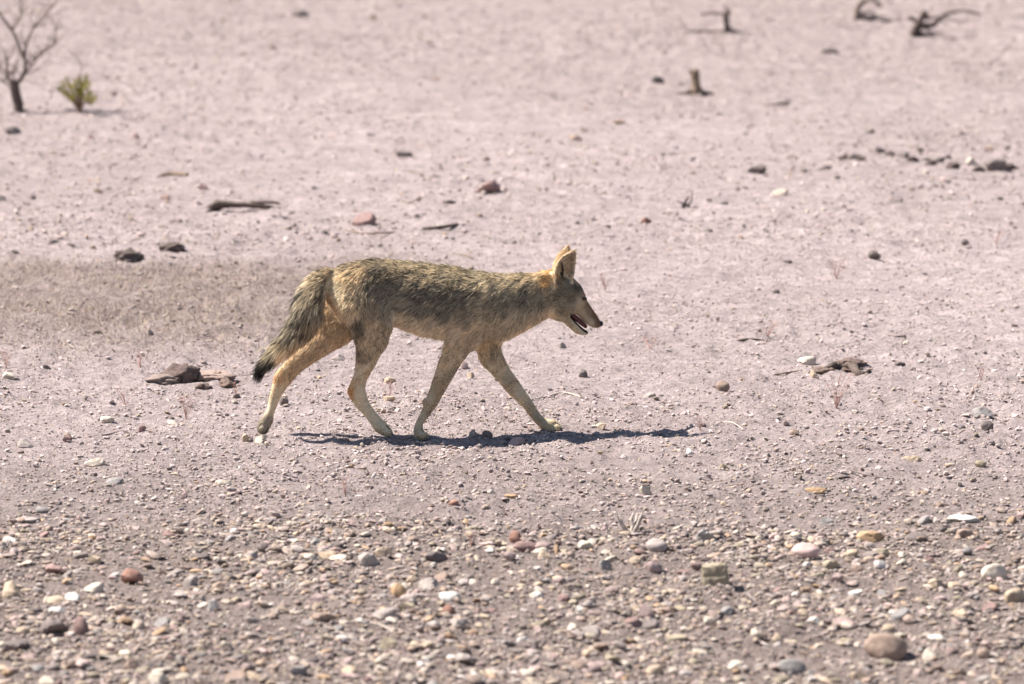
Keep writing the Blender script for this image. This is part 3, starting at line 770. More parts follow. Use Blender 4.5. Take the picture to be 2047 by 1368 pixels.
# dry sprigs
def sprig(bx, by, w, h, label, n=9, seed=0, group=None):
    wd = Wood(bx, by); r = random.Random(seed + int(bx))
    paths = []
    for i in range(n):
        tx = bx + r.uniform(-0.5, 0.5) * w; ty = by - h * r.uniform(0.5, 1.0)
        k = r.uniform(0.35, 0.6)
        mid = (bx + (tx - bx) * k * 0.7 + r.uniform(-2, 2), by - (by - ty) * k)
        paths.append(wd.path([(bx, by + 2), mid, (tx, ty)], [0.6, 0.45, 0.25], 0.08))
        for _ in range(2):
            q = r.uniform(0.4, 0.9); sx = mid[0] + (tx - mid[0]) * q; sy = mid[1] + (ty - mid[1]) * q
            paths.append(wd.path([(sx, sy), (sx + r.uniform(-9, 9), sy - r.uniform(3, 12))], [0.32, 0.2], 0.03))
    o = wd.mesh('dry_sprig', paths, m_sprig, None, 0.0, 4)
    tag(o, label, 'dry plant', group)
sprig(1672, 815, 110, 78, 'wide wispy reddish dry sprig in front of the short fallen log', 12, 1)
sprig(372, 838, 46, 52, 'wispy reddish dry sprig in front of the tan-brown soil clod', 10, 2)
sprig(778, 800, 46, 44, 'dry reddish sprig between the coyote hind and front legs', 8, 3)
sprig(1672, 556, 66, 60, 'faint dry sprig on the flat beyond the short fallen log', 9, 4)
for bx, by, w, h in [(12, 736, 24, 36), (280, 735, 20, 34), (1535, 672, 40, 36), (1960, 760, 40, 36), (250, 812, 40, 40), (690, 990, 30, 40), (1210, 580, 40, 34), (1990, 490, 34, 30), (1400, 860, 36, 30), (1300, 700, 44, 36), (940, 1090, 24, 26), (470, 790, 24, 30)]:
    sprig(bx, by, w, h, 'tiny faint reddish dry sprig standing near the %s' % min(ANCHORS, key=lambda q: math.hypot(q[0] - bx, (q[1] - by) * 2))[2], 6, 5, 'tiny dry sprigs')

# ------------------------------------------------------------------ the coyote
YAW = math.radians(9.0)
C0 = G(840, 873)
C0[2] = 0.0
Rm = np.array([[math.cos(YAW), -math.sin(YAW), 0], [math.sin(YAW), math.cos(YAW), 0], [0, 0, 1]])
cam_l = Rm.T @ (CAM - C0)

def L3(px, py, lat):
    """photo pixel -> point of the coyote's own frame (forward, left, up) at lateral offset lat"""
    d = Rm.T @ ray(px, py)
    t = (lat - cam_l[1]) / d[1]
    return cam_l + t * d

def to_px(p):
    """coyote frame -> photo pixels"""
    q = p @ Rm.T + C0 - CAM
    cd, sd = math.cos(DEP), math.sin(DEP)
    f = q[:, 1] * cd - q[:, 2] * sd
    up = q[:, 1] * sd + q[:, 2] * cd
    return W / 2 + FPX * q[:, 0] / f, H / 2 - FPX * up / f

TUBES = {}
def catmull(A, n):
    A = np.asarray(A, float); m = len(A)
    t = np.linspace(0, m - 1, (m - 1) * n + 1)
    i = np.clip(np.floor(t).astype(int), 0, m - 2); fr = (t - i).reshape(-1, *([1] * (A.ndim - 1)))
    p0 = A[np.maximum(i - 1, 0)]; p1 = A[i]; p2 = A[i + 1]; p3 = A[np.minimum(i + 2, m - 1)]
    return 0.5 * (2 * p1 + (p2 - p0) * fr + (2 * p0 - 5 * p1 + 4 * p2 - p3) * fr ** 2 + (3 * p1 - p0 - 3 * p2 + p3) * fr ** 3)

body_v, body_f = [], []
def add_part(v, f):
    off = sum(len(q) for q in body_v)
    body_v.append(np.asarray(v, float)); body_f.extend([[i + off for i in p] for p in f])

def loft(name, st, inset, power=2.0):
    """st: (outline A px, outline B px, half width m, lateral m); the ring spans A to B"""
    rows = []
    for (ax, ay), (bx, by), w, lat in st:
        a = L3(ax, ay, lat); b = L3(bx, by, lat)
        c = (a + b) / 2; e = (a - b) / 2
        ln = np.linalg.norm(e); ins = min(inset, ln * 0.4)
        e = e * (ln - ins) / ln
        rows.append(np.concatenate([c, e, [max(w - inset * 0.6, w * 0.5)]]))
    R = catmull(np.array(rows), 5)
    C, E, Wd = R[:, :3], R[:, 3:6], R[:, 6]
    S = 20
    ph = np.linspace(0, 2 * math.pi, S, endpoint=False)
    cs, sn = np.cos(ph), np.sin(ph)
    cs = np.sign(cs) * np.abs(cs) ** (2 / power); sn = np.sign(sn) * np.abs(sn) ** (2 / power)
    V = C[:, None] + E[:, None] * cs[None, :, None]
    V[:, :, 1] += Wd[:, None] * sn[None]
    n = len(C)
    ids = np.arange(n * S).reshape(n, S)
    fs = [[ids[i, j], ids[i, (j + 1) % S], ids[i + 1, (j + 1) % S], ids[i + 1, j]] for i in range(n - 1) for j in range(S)]
    fs.append(list(ids[0][::-1])); fs.append(list(ids[-1]))
    add_part(V.reshape(-1, 3), fs)
    T = np.gradient(C, axis=0); T /= np.linalg.norm(T, axis=1)[:, None] + 1e-9
    TUBES[name] = (C, T, np.sqrt(np.linalg.norm(E, axis=1) * Wd) + 1e-4)

loft('torso', [
    ((656, 548), (654, 606), .040, 0), ((668, 532), (676, 640), .066, 0), ((688, 522), (698, 655), .080, 0), ((712, 517), (722, 658), .086, 0), ((745, 513), (756, 656), .088, 0),
    ((785, 515), (794, 659), .086, 0), ((830, 519), (836, 674), .094, 0), ((870, 524), (876, 682), .100, 0), ((910, 530), (916, 688), .103, 0),
    ((945, 536), (956, 692), .100, 0), ((985, 541), (996, 688), .092, 0), ((1018, 541), (1028, 677), .080, 0.002), ((1048, 541), (1060, 661), .070, 0.004),
    ((1078, 540), (1090, 645), .062, 0.006), ((1102, 545), (1107, 640), .056, 0.008), ((1122, 562), (1122, 626), .040, 0.008)], 0.011, 2.2)
loft('head', [
    ((1086, 560), (1090, 620), .036, .006), ((1104, 548), (1104, 638), .052, .006), ((1124, 547), (1116, 642), .058, .007), ((1146, 555), (1129, 642), .060, .008), ((1160, 568), (1138, 635), .053, .009),
    ((1169, 583), (1145, 630), .043, .010), ((1174, 598), (1152, 632), .032, .012), ((1182, 611), (1162, 641), .0255, .014), ((1191, 624), (1173, 651), .0215, .017),
    ((1200, 638), (1185, 657), .0165, .019), ((1205, 648), (1195, 657), .010, .020)], 0.003, 2.2)
loft('jaw', [
    ((1136, 622), (1112, 641), .044, .008), ((1144, 634), (1128, 647), .034, .009), ((1154, 645), (1141, 659), .025, .011), ((1165, 655), (1153, 668), .019, .013),
    ((1174, 661), (1165, 671), .0145, .015), ((1177, 665), (1172, 670), .009, .016)], 0.0015)
loft('near_hind', [
    ((672, 556), (772, 548), .030, -.040), ((664, 596), (786, 598), .044, -.052), ((684, 634), (790, 634), .046, -.057), ((700, 662), (785, 660), .040, -.058),
    ((708, 688), (776, 690), .032, -.058), ((710, 715), (761, 713), .025, -.057), ((707, 742), (746, 740), .0195, -.056), ((698, 767), (735, 762), .0165, -.055),
    ((693, 784), (733, 782), .0158, -.055), ((706, 809), (740, 804), .0142, -.055), ((724, 829), (751, 820), .0140, -.055), ((738, 847), (764, 836), .0155, -.055),
    ((746, 860), (775, 846), .019, -.055), ((758, 869), (784, 857), .020, -.055), ((770, 873), (785, 866), .016, -.055)], 0.003)
loft('far_hind', [
    ((655, 566), (755, 556), .030, .040), ((642, 604), (748, 612), .044, .050), ((624, 654), (716, 668), .042, .055), ((602, 690), (678, 694), .033, .057),
    ((582, 710), (642, 716), .026, .057), ((563, 730), (613, 736), .0205, .056), ((548, 748), (590, 757), .0165, .055), ((543, 768), (574, 777), .0142, .055),
    ((537, 793), (561, 799), .0136, .055), ((531, 820), (551, 822), .0138, .055), ((519, 838), (547, 841), .0165, .055), ((513, 852), (541, 855), .019, .055), ((517, 862), (534, 868), .013, .055)], 0.0025)
loft('near_fore', [
    ((915, 575), (1000, 585), .030, -.055), ((897, 628), (988, 640), .036, -.060), ((889, 668), (966, 688), .032, -.058), ((886, 697), (940, 707), .027, -.056),
    ((874, 726), (921, 732), .0225, -.054), ((864, 757), (903, 763), .019, -.052), ((855, 783), (890, 784), .0168, -.050), ((846, 806), (876, 809), .0170, -.050),
    ((838, 827), (862, 829), .0148, -.050), ((829, 846), (849, 846), .0155, -.050), ((825, 859), (848, 858), .018, -.050), ((827, 872), (855, 869), .020, -.050), ((834, 878), (857, 876), .016, -.050)], 0.003)
loft('far_fore', [
    ((925, 590), (1010, 590), .030, .050), ((938, 640), (1012, 650), .036, .054), ((944, 680), (1004, 684), .031, .054), ((951, 703), (1006, 705), .027, .053),
    ((962, 728), (1018, 733), .0225, .052), ((988, 755), (1033, 755), .019, .051), ((1014, 786), (1051, 781), .0168, .050), ((1043, 814), (1067, 804), .0165, .050),
    ((1057, 833), (1079, 824), .0152, .050), ((1070, 848), (1091, 835), .017, .050), ((1083, 860), (1107, 838), .020, .050), ((1099, 865), (1118, 845), .020, .050), ((1112, 862), (1122, 852), .013, .050)], 0.0025)
loft('tail', [
    ((658, 532), (682, 556), .026, -.006), ((628, 541), (668, 570), .034, -.014), ((606, 562), (657, 600), .040, -.020), ((591, 592), (648, 634), .044, -.024),
    ((583, 622), (632, 662), .044, -.026), ((566, 657), (604, 690), .038, -.026), ((540, 691), (572, 714), .030, -.025), ((517, 722), (543, 736), .020, -.024), ((511, 744), (526, 750), .012, -.024)], 0.012)

def blob(c, r):
    v, f = ico(2)
    add_part(v * np.asarray(r) + c, f.tolist())
# toes
CLAW = []
for tipx, tipy, lat, dirx, dirz in [(777, 864, -.055, .95, -.35), (524, 861, .055, .35, -1.0), (848, 871, -.050, .8, -.6), (1115, 854, .050, 1.0, -.25)]:
    for q in (-1.5, -0.5, 0.5, 1.5):
        c = L3(tipx, tipy, lat) + np.array([-(abs(q) - 0.5) * 0.006 * dirx, q * 0.0115, -(abs(q) - 0.5) * 0.006 * dirz])
        blob(c, (0.0125, 0.0056, 0.0100))
        d = np.array([dirx, 0, dirz]); d /= np.linalg.norm(d)
        CLAW.append((c + d * 0.0095, d))
# carpal pad and hock point
blob(L3(849, 803, -.050), (0.007, 0.007, 0.009))
# brow and cheek
for s in (-1, 1):
    blob(L3(1157, 590, .010 + s * 0.034), (0.020, 0.008, 0.013))
    blob(L3(1136, 612, .008 + s * 0.046), (0.030, 0.014, 0.028))

for s_ in (-1, 1):
    blob(L3(1094, 552, .008 + s_ * 0.020), (0.040, 0.026, 0.018))
# ears: cupped shells
EAR = []
def ear(sgn):
    sh = 0 if sgn < 0 else 7
    back = [(1110, 576), (1110, 560), (1111, 544), (1114, 530), (1121, 517), (1132, 507), (1146, 500)]
    front = [(1142, 566), (1145, 554), (1147, 542), (1149, 530), (1150, 519), (1151, 509), (1149, 502)]
    back = [(x + sh * min(1, k / 2) * (1 if k < 6 else 0.2), y) for k, (x, y) in enumerate(back)]
    bl = np.array([-.042, -.045, -.048, -.050, -.051, -.051, -.051]); fl = np.array([-.030, -.031, -.034, -.037, -.041, -.046, -.050])
    cup = np.array([.052, .050, .041, .026, .012, .003, .0]) * (1 if sgn < 0 else 0.75)
    B = catmull([L3(x, y, l) for (x, y), l in zip(back, bl)], 3); Fr = catmull([L3(x, y, l) for (x, y), l in zip(front, fl)], 3)
    K = catmull(cup[:, None], 3)[:, 0]
    n, m = len(B), 13
    t = np.linspace(0, 1, m)
    P = B[:, None] * (1 - t)[None, :, None] + Fr[:, None] * t[None, :, None]
    bulge = (np.sin(math.pi * t) ** 0.75)[None, :, None] * K[:, None, None] * 0.62
    skew = (1 - t)[None, :, None] * bulge * 1.05
    P = P + bulge * np.array([-0.10, 0.95, -0.05]) + skew * np.array([-1.0, 0.1, -0.1])
    # thickness along the surface normal
    du = np.gradient(P, axis=0); dv = np.gradient(P, axis=1)
    nn = np.cross(du, dv); nn /= np.linalg.norm(nn, axis=2)[:, :, None] + 1e-9
    th = 0.0026
    Q = np.stack([P + nn * th, P - nn * th], 0)
    Q[:, :, :, 1] = (Q[:, :, :, 1] - 0.008) * -sgn + 0.008
    ids = np.arange(2 * n * m).reshape(2, n, m)
    fs = []
    for i in range(n - 1):
        for j in range(m - 1):
            fs.append([ids[0, i, j], ids[0, i, j + 1], ids[0, i + 1, j + 1], ids[0, i + 1, j]])
            fs.append([ids[1, i, j], ids[1, i + 1, j], ids[1, i + 1, j + 1], ids[1, i, j + 1]])
    edge = [(0, j) for j in range(m)] + [(i, m - 1) for i in range(1, n)] + [(n - 1, j) for j in range(m - 2, -1, -1)] + [(i, 0) for i in range(n - 2, 0, -1)]
    for k in range(len(edge)):
        a, b_ = edge[k], edge[(k + 1) % len(edge)]
        fs.append([ids[0][a], ids[1][a], ids[1][b_], ids[0][b_]])
    add_part(Q.reshape(-1, 3), [[int(q) for q in p] for p in fs])
    EAR.append(Q.reshape(-1, 3))
ear(-1); ear(1)

# fuse into one skin
me = bpy.data.meshes.new('body_raw')
me.from_pydata(np.concatenate(body_v).tolist(), [], [[int(i) for i in p] for p in body_f])
bm = bmesh.new(); bm.from_mesh(me)
bmesh.ops.recalc_face_normals(bm, faces=bm.faces); bm.to_mesh(me); bm.free()
tmp = new_obj('body_raw', me)
md = tmp.modifiers.new('r', 'REMESH'); md.mode = 'VOXEL'; md.voxel_size = 0.0028
ms = tmp.modifiers.new('s', 'SMOOTH'); ms.iterations = 3; ms.factor = 0.5
dg = bpy.context.evaluated_depsgraph_get()
body_me = bpy.data.meshes.new_from_object(tmp.evaluated_get(dg))
body_me.name = 'body'
bpy.data.objects.remove(tmp)

nv = len(body_me.vertices)
BV = np.empty(nv * 3, np.float32); body_me.vertices.foreach_get('co', BV); BV = BV.reshape(-1, 3).astype(float)
ne = len(body_me.edges); ED = np.empty(ne * 2, np.int32); body_me.edges.foreach_get('vertices', ED); ED = ED.reshape(-1, 2)
deg = np.bincount(ED.ravel(), minlength=nv).astype(float)
vx, vy = to_px(BV)
def soft(x0, y0, r): return np.clip(1.4 - np.hypot(vx - x0, vy - y0) / r, 0, 1)
melt = np.maximum.reduce([soft(1098, 600, 42), soft(1080, 560, 30), soft(930, 660, 50), soft(960, 640, 50), soft(985, 690, 22), soft(740, 600, 60), soft(770, 640, 40), soft(665, 560, 30), soft(690, 650, 40)])
melt *= ~((vy < 578) & (vx > 1104))
for _ in range(26):
    acc = np.zeros_like(BV)
    for k_ in range(3):
        acc[:, k_] = np.bincount(ED[:, 0], BV[ED[:, 1], k_], nv) + np.bincount(ED[:, 1], BV[ED[:, 0], k_], nv)
    BV = BV + (acc / deg[:, None] - BV) * (0.6 * melt)[:, None]
body_me.vertices.foreach_set('co', BV.astype(np.float32).ravel()); body_me.update()
print('coyote skin', nv, 'z min', BV[:, 2].min())

# the fur's make-up: (px, py, light, dark, share of dark hairs, length mm, lift)
OR_ = (208, 156, 78)
CP = np.array([[*r[:2], *r[2], *r[3], *r[4:]] for r in [
    # back ridge
    (690, 524, (176, 150, 108), (46, 40, 34), .62, 26, .30), (740, 516, (176, 150, 106), (44, 38, 32), .62, 27, .33), (800, 520, (180, 156, 110), (46, 40, 34), .55, 28, .34),
    (860, 526, (184, 160, 112), (46, 40, 34), .52, 30, .36), (920, 535, (184, 160, 114), (46, 40, 34), .52, 30, .36), (980, 543, (186, 162, 116), (48, 42, 36), .50, 28, .34),
    (1040, 546, (190, 164, 112), (50, 44, 36), .46, 24, .32), (1078, 546, (198, 164, 104), (60, 50, 38), .35, 20, .3),
    (720, 545, (192, 162, 108), (58, 48, 38), .36, 26, .3), (760, 552, (150, 128, 96), (44, 38, 34), .66, 27, .3), (800, 545, (176, 152, 108), (48, 42, 36), .50, 28, .3),
    (850, 555, (188, 164, 116), (50, 44, 38), .44, 28, .3), (900, 560, (180, 156, 112), (50, 44, 38), .46, 28, .3), (960, 565, (192, 172, 130), (54, 48, 42), .40, 28, .3),
    (745, 575, (150, 130, 100), (50, 44, 40), .56, 26, .28), (720, 590, (178, 152, 112), (62, 54, 46), .34, 24, .28),
    # side
    (790, 580, (150, 134, 108), (52, 47, 44), .54, 28, .26), (840, 590, (144, 128, 106), (52, 47, 44), .54, 29, .26), (900, 600, (146, 130, 106), (54, 48, 44), .52, 29, .26), (950, 600, (152, 134, 106), (54, 48, 44), .48, 28, .26),
    (800, 610, (166, 148, 122), (62, 56, 52), .40, 28, .26), (840, 622, (154, 138, 116), (60, 54, 52), .48, 30, .26), (890, 630, (152, 136, 114), (58, 54, 52), .48, 30, .26), (930, 630, (160, 138, 106), (58, 50, 44), .40, 26, .26),
    # belly
    (795, 640, (236, 216, 182), (110, 98, 84), .04, 26, .3), (830, 655, (236, 216, 182), (110, 98, 84), .04, 28, .34), (870, 664, (236, 216, 182), (110, 98, 84), .04, 28, .34), (905, 668, (224, 200, 162), (100, 88, 72), .08, 24, .3),
    (850, 640, (190, 168, 136), (80, 72, 64), .22, 30, .3), (900, 648, (186, 162, 128), (80, 70, 60), .24, 28, .28),
    (800, 652, (240, 222, 190), (120, 108, 92), .03, 26, .34), (818, 655, (240, 222, 190), (120, 108, 92), .03, 26, .34), (850, 668, (240, 222, 190), (120, 108, 92), .03, 28, .34),
    (885, 676, (236, 216, 180), (120, 108, 92), .03, 26, .34), (835, 645, (230, 210, 176), (110, 98, 84), .08, 28, .32), (870, 652, (222, 200, 166), (106, 94, 80), .12, 28, .32),
    # shoulder, chest, neck
    (970, 620, (170, 146, 108), (60, 52, 44), .34, 24, .26), (960, 650, (188, 160, 116), (72, 60, 48), .18, 22, .26), (945, 680, (196, 166, 122), (80, 66, 50), .14, 18, .24), (1000, 650, (198, 174, 136), (80, 70, 58), .16, 26, .3),
    (990, 580, (180, 158, 118), (56, 50, 42), .42, 26, .28), (1010, 610, (166, 146, 112), (58, 52, 46), .40, 26, .28), (1030, 570, (184, 160, 114), (54, 48, 40), .42, 24, .28), (1060, 575, (174, 150, 110), (56, 50, 42), .42, 22, .28),
    (1050, 605, (158, 140, 110), (60, 54, 48), .40, 24, .28), (1080, 600, (152, 136, 108), (60, 54, 48), .36, 20, .28), (1040, 640, (206, 184, 148), (84, 74, 64), .14, 26, .32), (1075, 632, (198, 174, 136), (80, 70, 58), .16, 22, .3),
    (1020, 665, (208, 186, 148), (90, 80, 66), .10, 24, .32), (1094, 538, (218, 180, 108), (100, 78, 52), .12, 18, .4), (1104, 552, (220, 178, 104), (100, 78, 52), .10, 14, .36), (1094, 562, (200, 158, 92), (70, 54, 38), .22, 16, .3), (1098, 590, (174, 146, 100), (64, 54, 42), .28, 16, .3), (1096, 628, (196, 168, 124), (80, 68, 54), .14, 16, .3),
    # rump and hind legs
    (668, 575, (240, 224, 188), (150, 130, 100), .03, 24, .36), (676, 590, (232, 214, 176), (140, 122, 96), .05, 24, .34), (664, 600, (196, 160, 110), (96, 76, 54), .15, 20, .3), (690, 560, (206, 178, 122), (76, 62, 46), .22, 24, .3), (700, 600, (206, 184, 140), (84, 72, 58), .16, 22, .28),
    (740, 610, (164, 138, 100), (62, 54, 46), .34, 20, .24), (770, 620, (160, 138, 106), (60, 54, 48), .36, 18, .22), (700, 630, (196, 168, 122), (80, 68, 54), .14, 20, .28), (712, 652, (120, 102, 82), (50, 44, 40), .55, 18, .26),
    (740, 650, (182, 152, 106), (74, 62, 48), .20, 14, .2), (770, 660, (176, 150, 110), (72, 62, 50), .24, 13, .2), (735, 690, (182, 152, 104), (78, 64, 48), .16, 12, .2), (715, 705, (150, 122, 84), (60, 50, 40), .36, 13, .3),
    (760, 695, (176, 150, 112), (78, 66, 52), .16, 10, .18), (725, 740, (186, 156, 108), (82, 66, 48), .12, 8, .18), (697, 780, (176, 132, 78), (84, 64, 44), .15, 7, .22), (722, 785, (192, 164, 118), (90, 74, 54), .08, 6, .18), (735, 830, (200, 176, 130), (96, 80, 60), .05, 5.5, .18),
    (768, 858, (188, 166, 126), (90, 78, 62), .10, 6, .2),
    (690, 660, (206, 174, 124), (100, 82, 60), .08, 16, .26), (650, 660, (190, 158, 110), (84, 70, 52), .16, 16, .26), (640, 695, (186, 156, 112), (80, 66, 52), .18, 13, .22), (610, 720, (180, 148, 100), (78, 64, 48), .2, 10, .2),
    (585, 740, (176, 142, 92), (72, 58, 44), .22, 8, .2), (555, 750, (184, 146, 92), (84, 62, 42), .16, 8, .22), (560, 780, (200, 168, 110), (92, 74, 52), .10, 6.5, .18), (546, 810, (196, 168, 118), (90, 74, 56), .12, 6, .18), (530, 848, (140, 122, 100), (60, 54, 48), .34, 6, .2),
    # front legs
    (905, 700, (188, 158, 110), (80, 66, 50), .14, 12, .22), (935, 698, (164, 138, 100), (70, 58, 46), .26, 10, .2), (890, 730, (190, 156, 100), (80, 64, 46), .16, 9, .2), (905, 750, (160, 136, 98), (66, 56, 46), .28, 7.5, .2),
    (872, 775, (170, 140, 92), (70, 58, 44), .24, 7, .2), (855, 808, (176, 148, 104), (70, 58, 46), .22, 6.5, .2), (838, 845, (180, 156, 114), (76, 66, 52), .16, 6, .2), (842, 870, (176, 154, 116), (76, 66, 54), .16, 5.5, .2),
    (960, 705, (214, 188, 142), (100, 84, 64), .05, 11, .22), (990, 705, (166, 140, 102), (70, 58, 46), .24, 10, .2), (985, 740, (200, 174, 130), (90, 76, 58), .10, 8, .2), (1020, 755, (176, 150, 110), (72, 60, 48), .2, 7.5, .2),
    (1030, 790, (196, 168, 122), (88, 74, 56), .10, 6.5, .2), (1060, 815, (182, 152, 106), (76, 64, 48), .18, 6, .2), (1075, 840, (168, 138, 96), (70, 58, 44), .2, 6, .2), (1108, 850, (204, 178, 128), (100, 84, 64), .06, 6, .22),
    # head
    (1120, 575, (184, 158, 114), (70, 60, 48), .22, 11, .24), (1140, 575, (164, 144, 112), (60, 54, 46), .34, 9, .2), (1158, 575, (128, 116, 96), (52, 48, 44), .46, 8, .2), (1166, 588, (168, 140, 100), (62, 54, 46), .26, 6, .16),
    (1145, 598, (156, 138, 106), (60, 54, 46), .32, 8, .2), (1118, 605, (176, 156, 122), (66, 58, 50), .26, 13, .26), (1130, 620, (182, 162, 128), (72, 64, 54), .22, 11, .24), (1110, 632, (208, 186, 146), (100, 88, 70), .08, 13, .26),
    (1160, 604, (198, 176, 136), (84, 74, 60), .10, 5, .14), (1156, 618, (188, 168, 134), (76, 68, 58), .14, 5, .14), (1166, 628, (190, 172, 142), (84, 76, 64), .10, 4.5, .14), (1180, 645, (196, 180, 152), (90, 82, 70), .10, 3.5, .12),
    (1180, 612, (138, 100, 66), (70, 54, 40), .16, 4, .1), (1190, 628, (128, 92, 62), (64, 50, 40), .16, 3.5, .1), (1198, 642, (122, 92, 66), (60, 48, 40), .2, 3, .1), (1176, 622, (160, 128, 92), (76, 62, 48), .14, 4, .12),
    (1130, 645, (214, 196, 162), (110, 98, 82), .05, 9, .24), (1150, 662, (212, 196, 166), (110, 98, 84), .05, 6, .2), (1170, 668, (206, 192, 166), (100, 92, 80), .08, 4, .16)]], float)
CP_TAIL = np.array([[*r[:2], *[min(250, q * 1.05) for q in r[2]], *r[3], r[4] * (0.95 if r[4] < .7 else 1), *r[5:]] for r in [
    (590, 598, (110, 100, 90), (34, 32, 32), .85, 44, .42), (598, 575, (130, 116, 100), (36, 34, 33), .75, 40, .4),
    (660, 540, (176, 148, 104), (54, 46, 38), .44, 26, .3), (632, 548, (196, 172, 128), (58, 50, 44), .40, 34, .34), (610, 570, (196, 174, 134), (44, 40, 38), .48, 40, .36), (640, 580, (166, 146, 112), (44, 40, 38), .55, 40, .34),
    (600, 600, (176, 156, 122), (40, 37, 36), .60, 44, .38), (630, 615, (170, 150, 118), (46, 42, 40), .52, 44, .34), (596, 636, (166, 148, 118), (40, 37, 36), .62, 44, .36), (622, 650, (188, 156, 108), (70, 58, 46), .30, 42, .34),
    (580, 660, (170, 152, 120), (40, 37, 36), .62, 44, .34), (600, 685, (200, 164, 106), (80, 64, 48), .14, 42, .36), (556, 685, (188, 168, 124), (44, 40, 38), .48, 42, .32), (572, 708, (204, 168, 110), (80, 64, 48), .12, 40, .36),
    (535, 710, (176, 156, 112), (40, 37, 36), .5, 40, .3), (540, 728, (150, 128, 90), (36, 34, 34), .62, 38, .28), (540, 724, (70, 62, 54), (30, 29, 30), .8, 40, .28), (530, 712, (80, 70, 60), (30, 29, 30), .7, 40, .28), (532, 732, (60, 54, 48), (28, 27, 28), .85, 38, .26), (520, 724, (60, 54, 48), (28, 27, 28), .85, 38, .26), (516, 745, (34, 32, 33), (24, 23, 25), 1.0, 36, .24)]], float)

def idw(cp, px, py):
    out = np.zeros((len(px), cp.shape[1] - 2))
    for i in range(0, len(px), 20000):
        d2 = (px[i:i + 20000, None] - cp[None, :, 0]) ** 2 + (py[i:i + 20000, None] - cp[None, :, 1]) ** 2 + 16
        w = d2 ** -2.0
        out[i:i + 20000] = (w @ cp[:, 2:]) / w.sum(1)[:, None]
    return out

names = list(TUBES)
TC = np.concatenate([TUBES[k][0] for k in names]); TT = np.concatenate([TUBES[k][1] for k in names]); TR = np.concatenate([TUBES[k][2] for k in names])
TI = np.concatenate([np.full(len(TUBES[k][0]), i) for i, k in enumerate(names)])
SGN = np.array([-1 if k in ('torso', 'head', 'jaw') else 1 for k in names])
EARP = np.concatenate(EAR)[::2]

def tree_info(P):
    """comb direction, nearest tube, closeness to the ear for every point"""
    comb = np.zeros((len(P), 3)); near = np.zeros(len(P), int); de = np.zeros(len(P))
    for i in range(0, len(P), 4000):
        p = P[i:i + 4000]
        d = np.linalg.norm(p[:, None] - TC[None], axis=2)
        k = d / TR[None]
        w = np.exp(-4 * (k - k.min(1)[:, None])) + 1e-9
        t = (w @ (TT * SGN[TI][:, None])); comb[i:i + 4000] = t / (np.linalg.norm(t, axis=1)[:, None] + 1e-9)
        near[i:i + 4000] = TI[k.argmin(1)]
        de[i:i + 4000] = np.sqrt(((p[:, None] - EARP[None]) ** 2).sum(2).min(1))
    return comb, near, de

def inside(px, py, poly):
    r = np.zeros(len(px), bool); n = len(poly)
    for i in range(n):
        x1, y1 = poly[i]; x2, y2 = poly[(i + 1) % n]
        c = ((y1 > py) != (y2 > py)) & (px < (x2 - x1) * (py - y1) / (y2 - y1 + 1e-9) + x1)
        r ^= c
    return r
MOUTH = [(1139, 627), (1144, 627), (1152, 631), (1160, 639), (1168, 647.5), (1175, 653.5), (1180, 660), (1179, 668), (1172, 667), (1162, 659), (1150, 647), (1140, 636)]
EAR_IN = [(1112, 572), (1112.5, 545), (1115.5, 529), (1121, 518.5), (1132, 509), (1145, 503.5), (1150, 508), (1149, 530), (1146, 552), (1140, 570)]

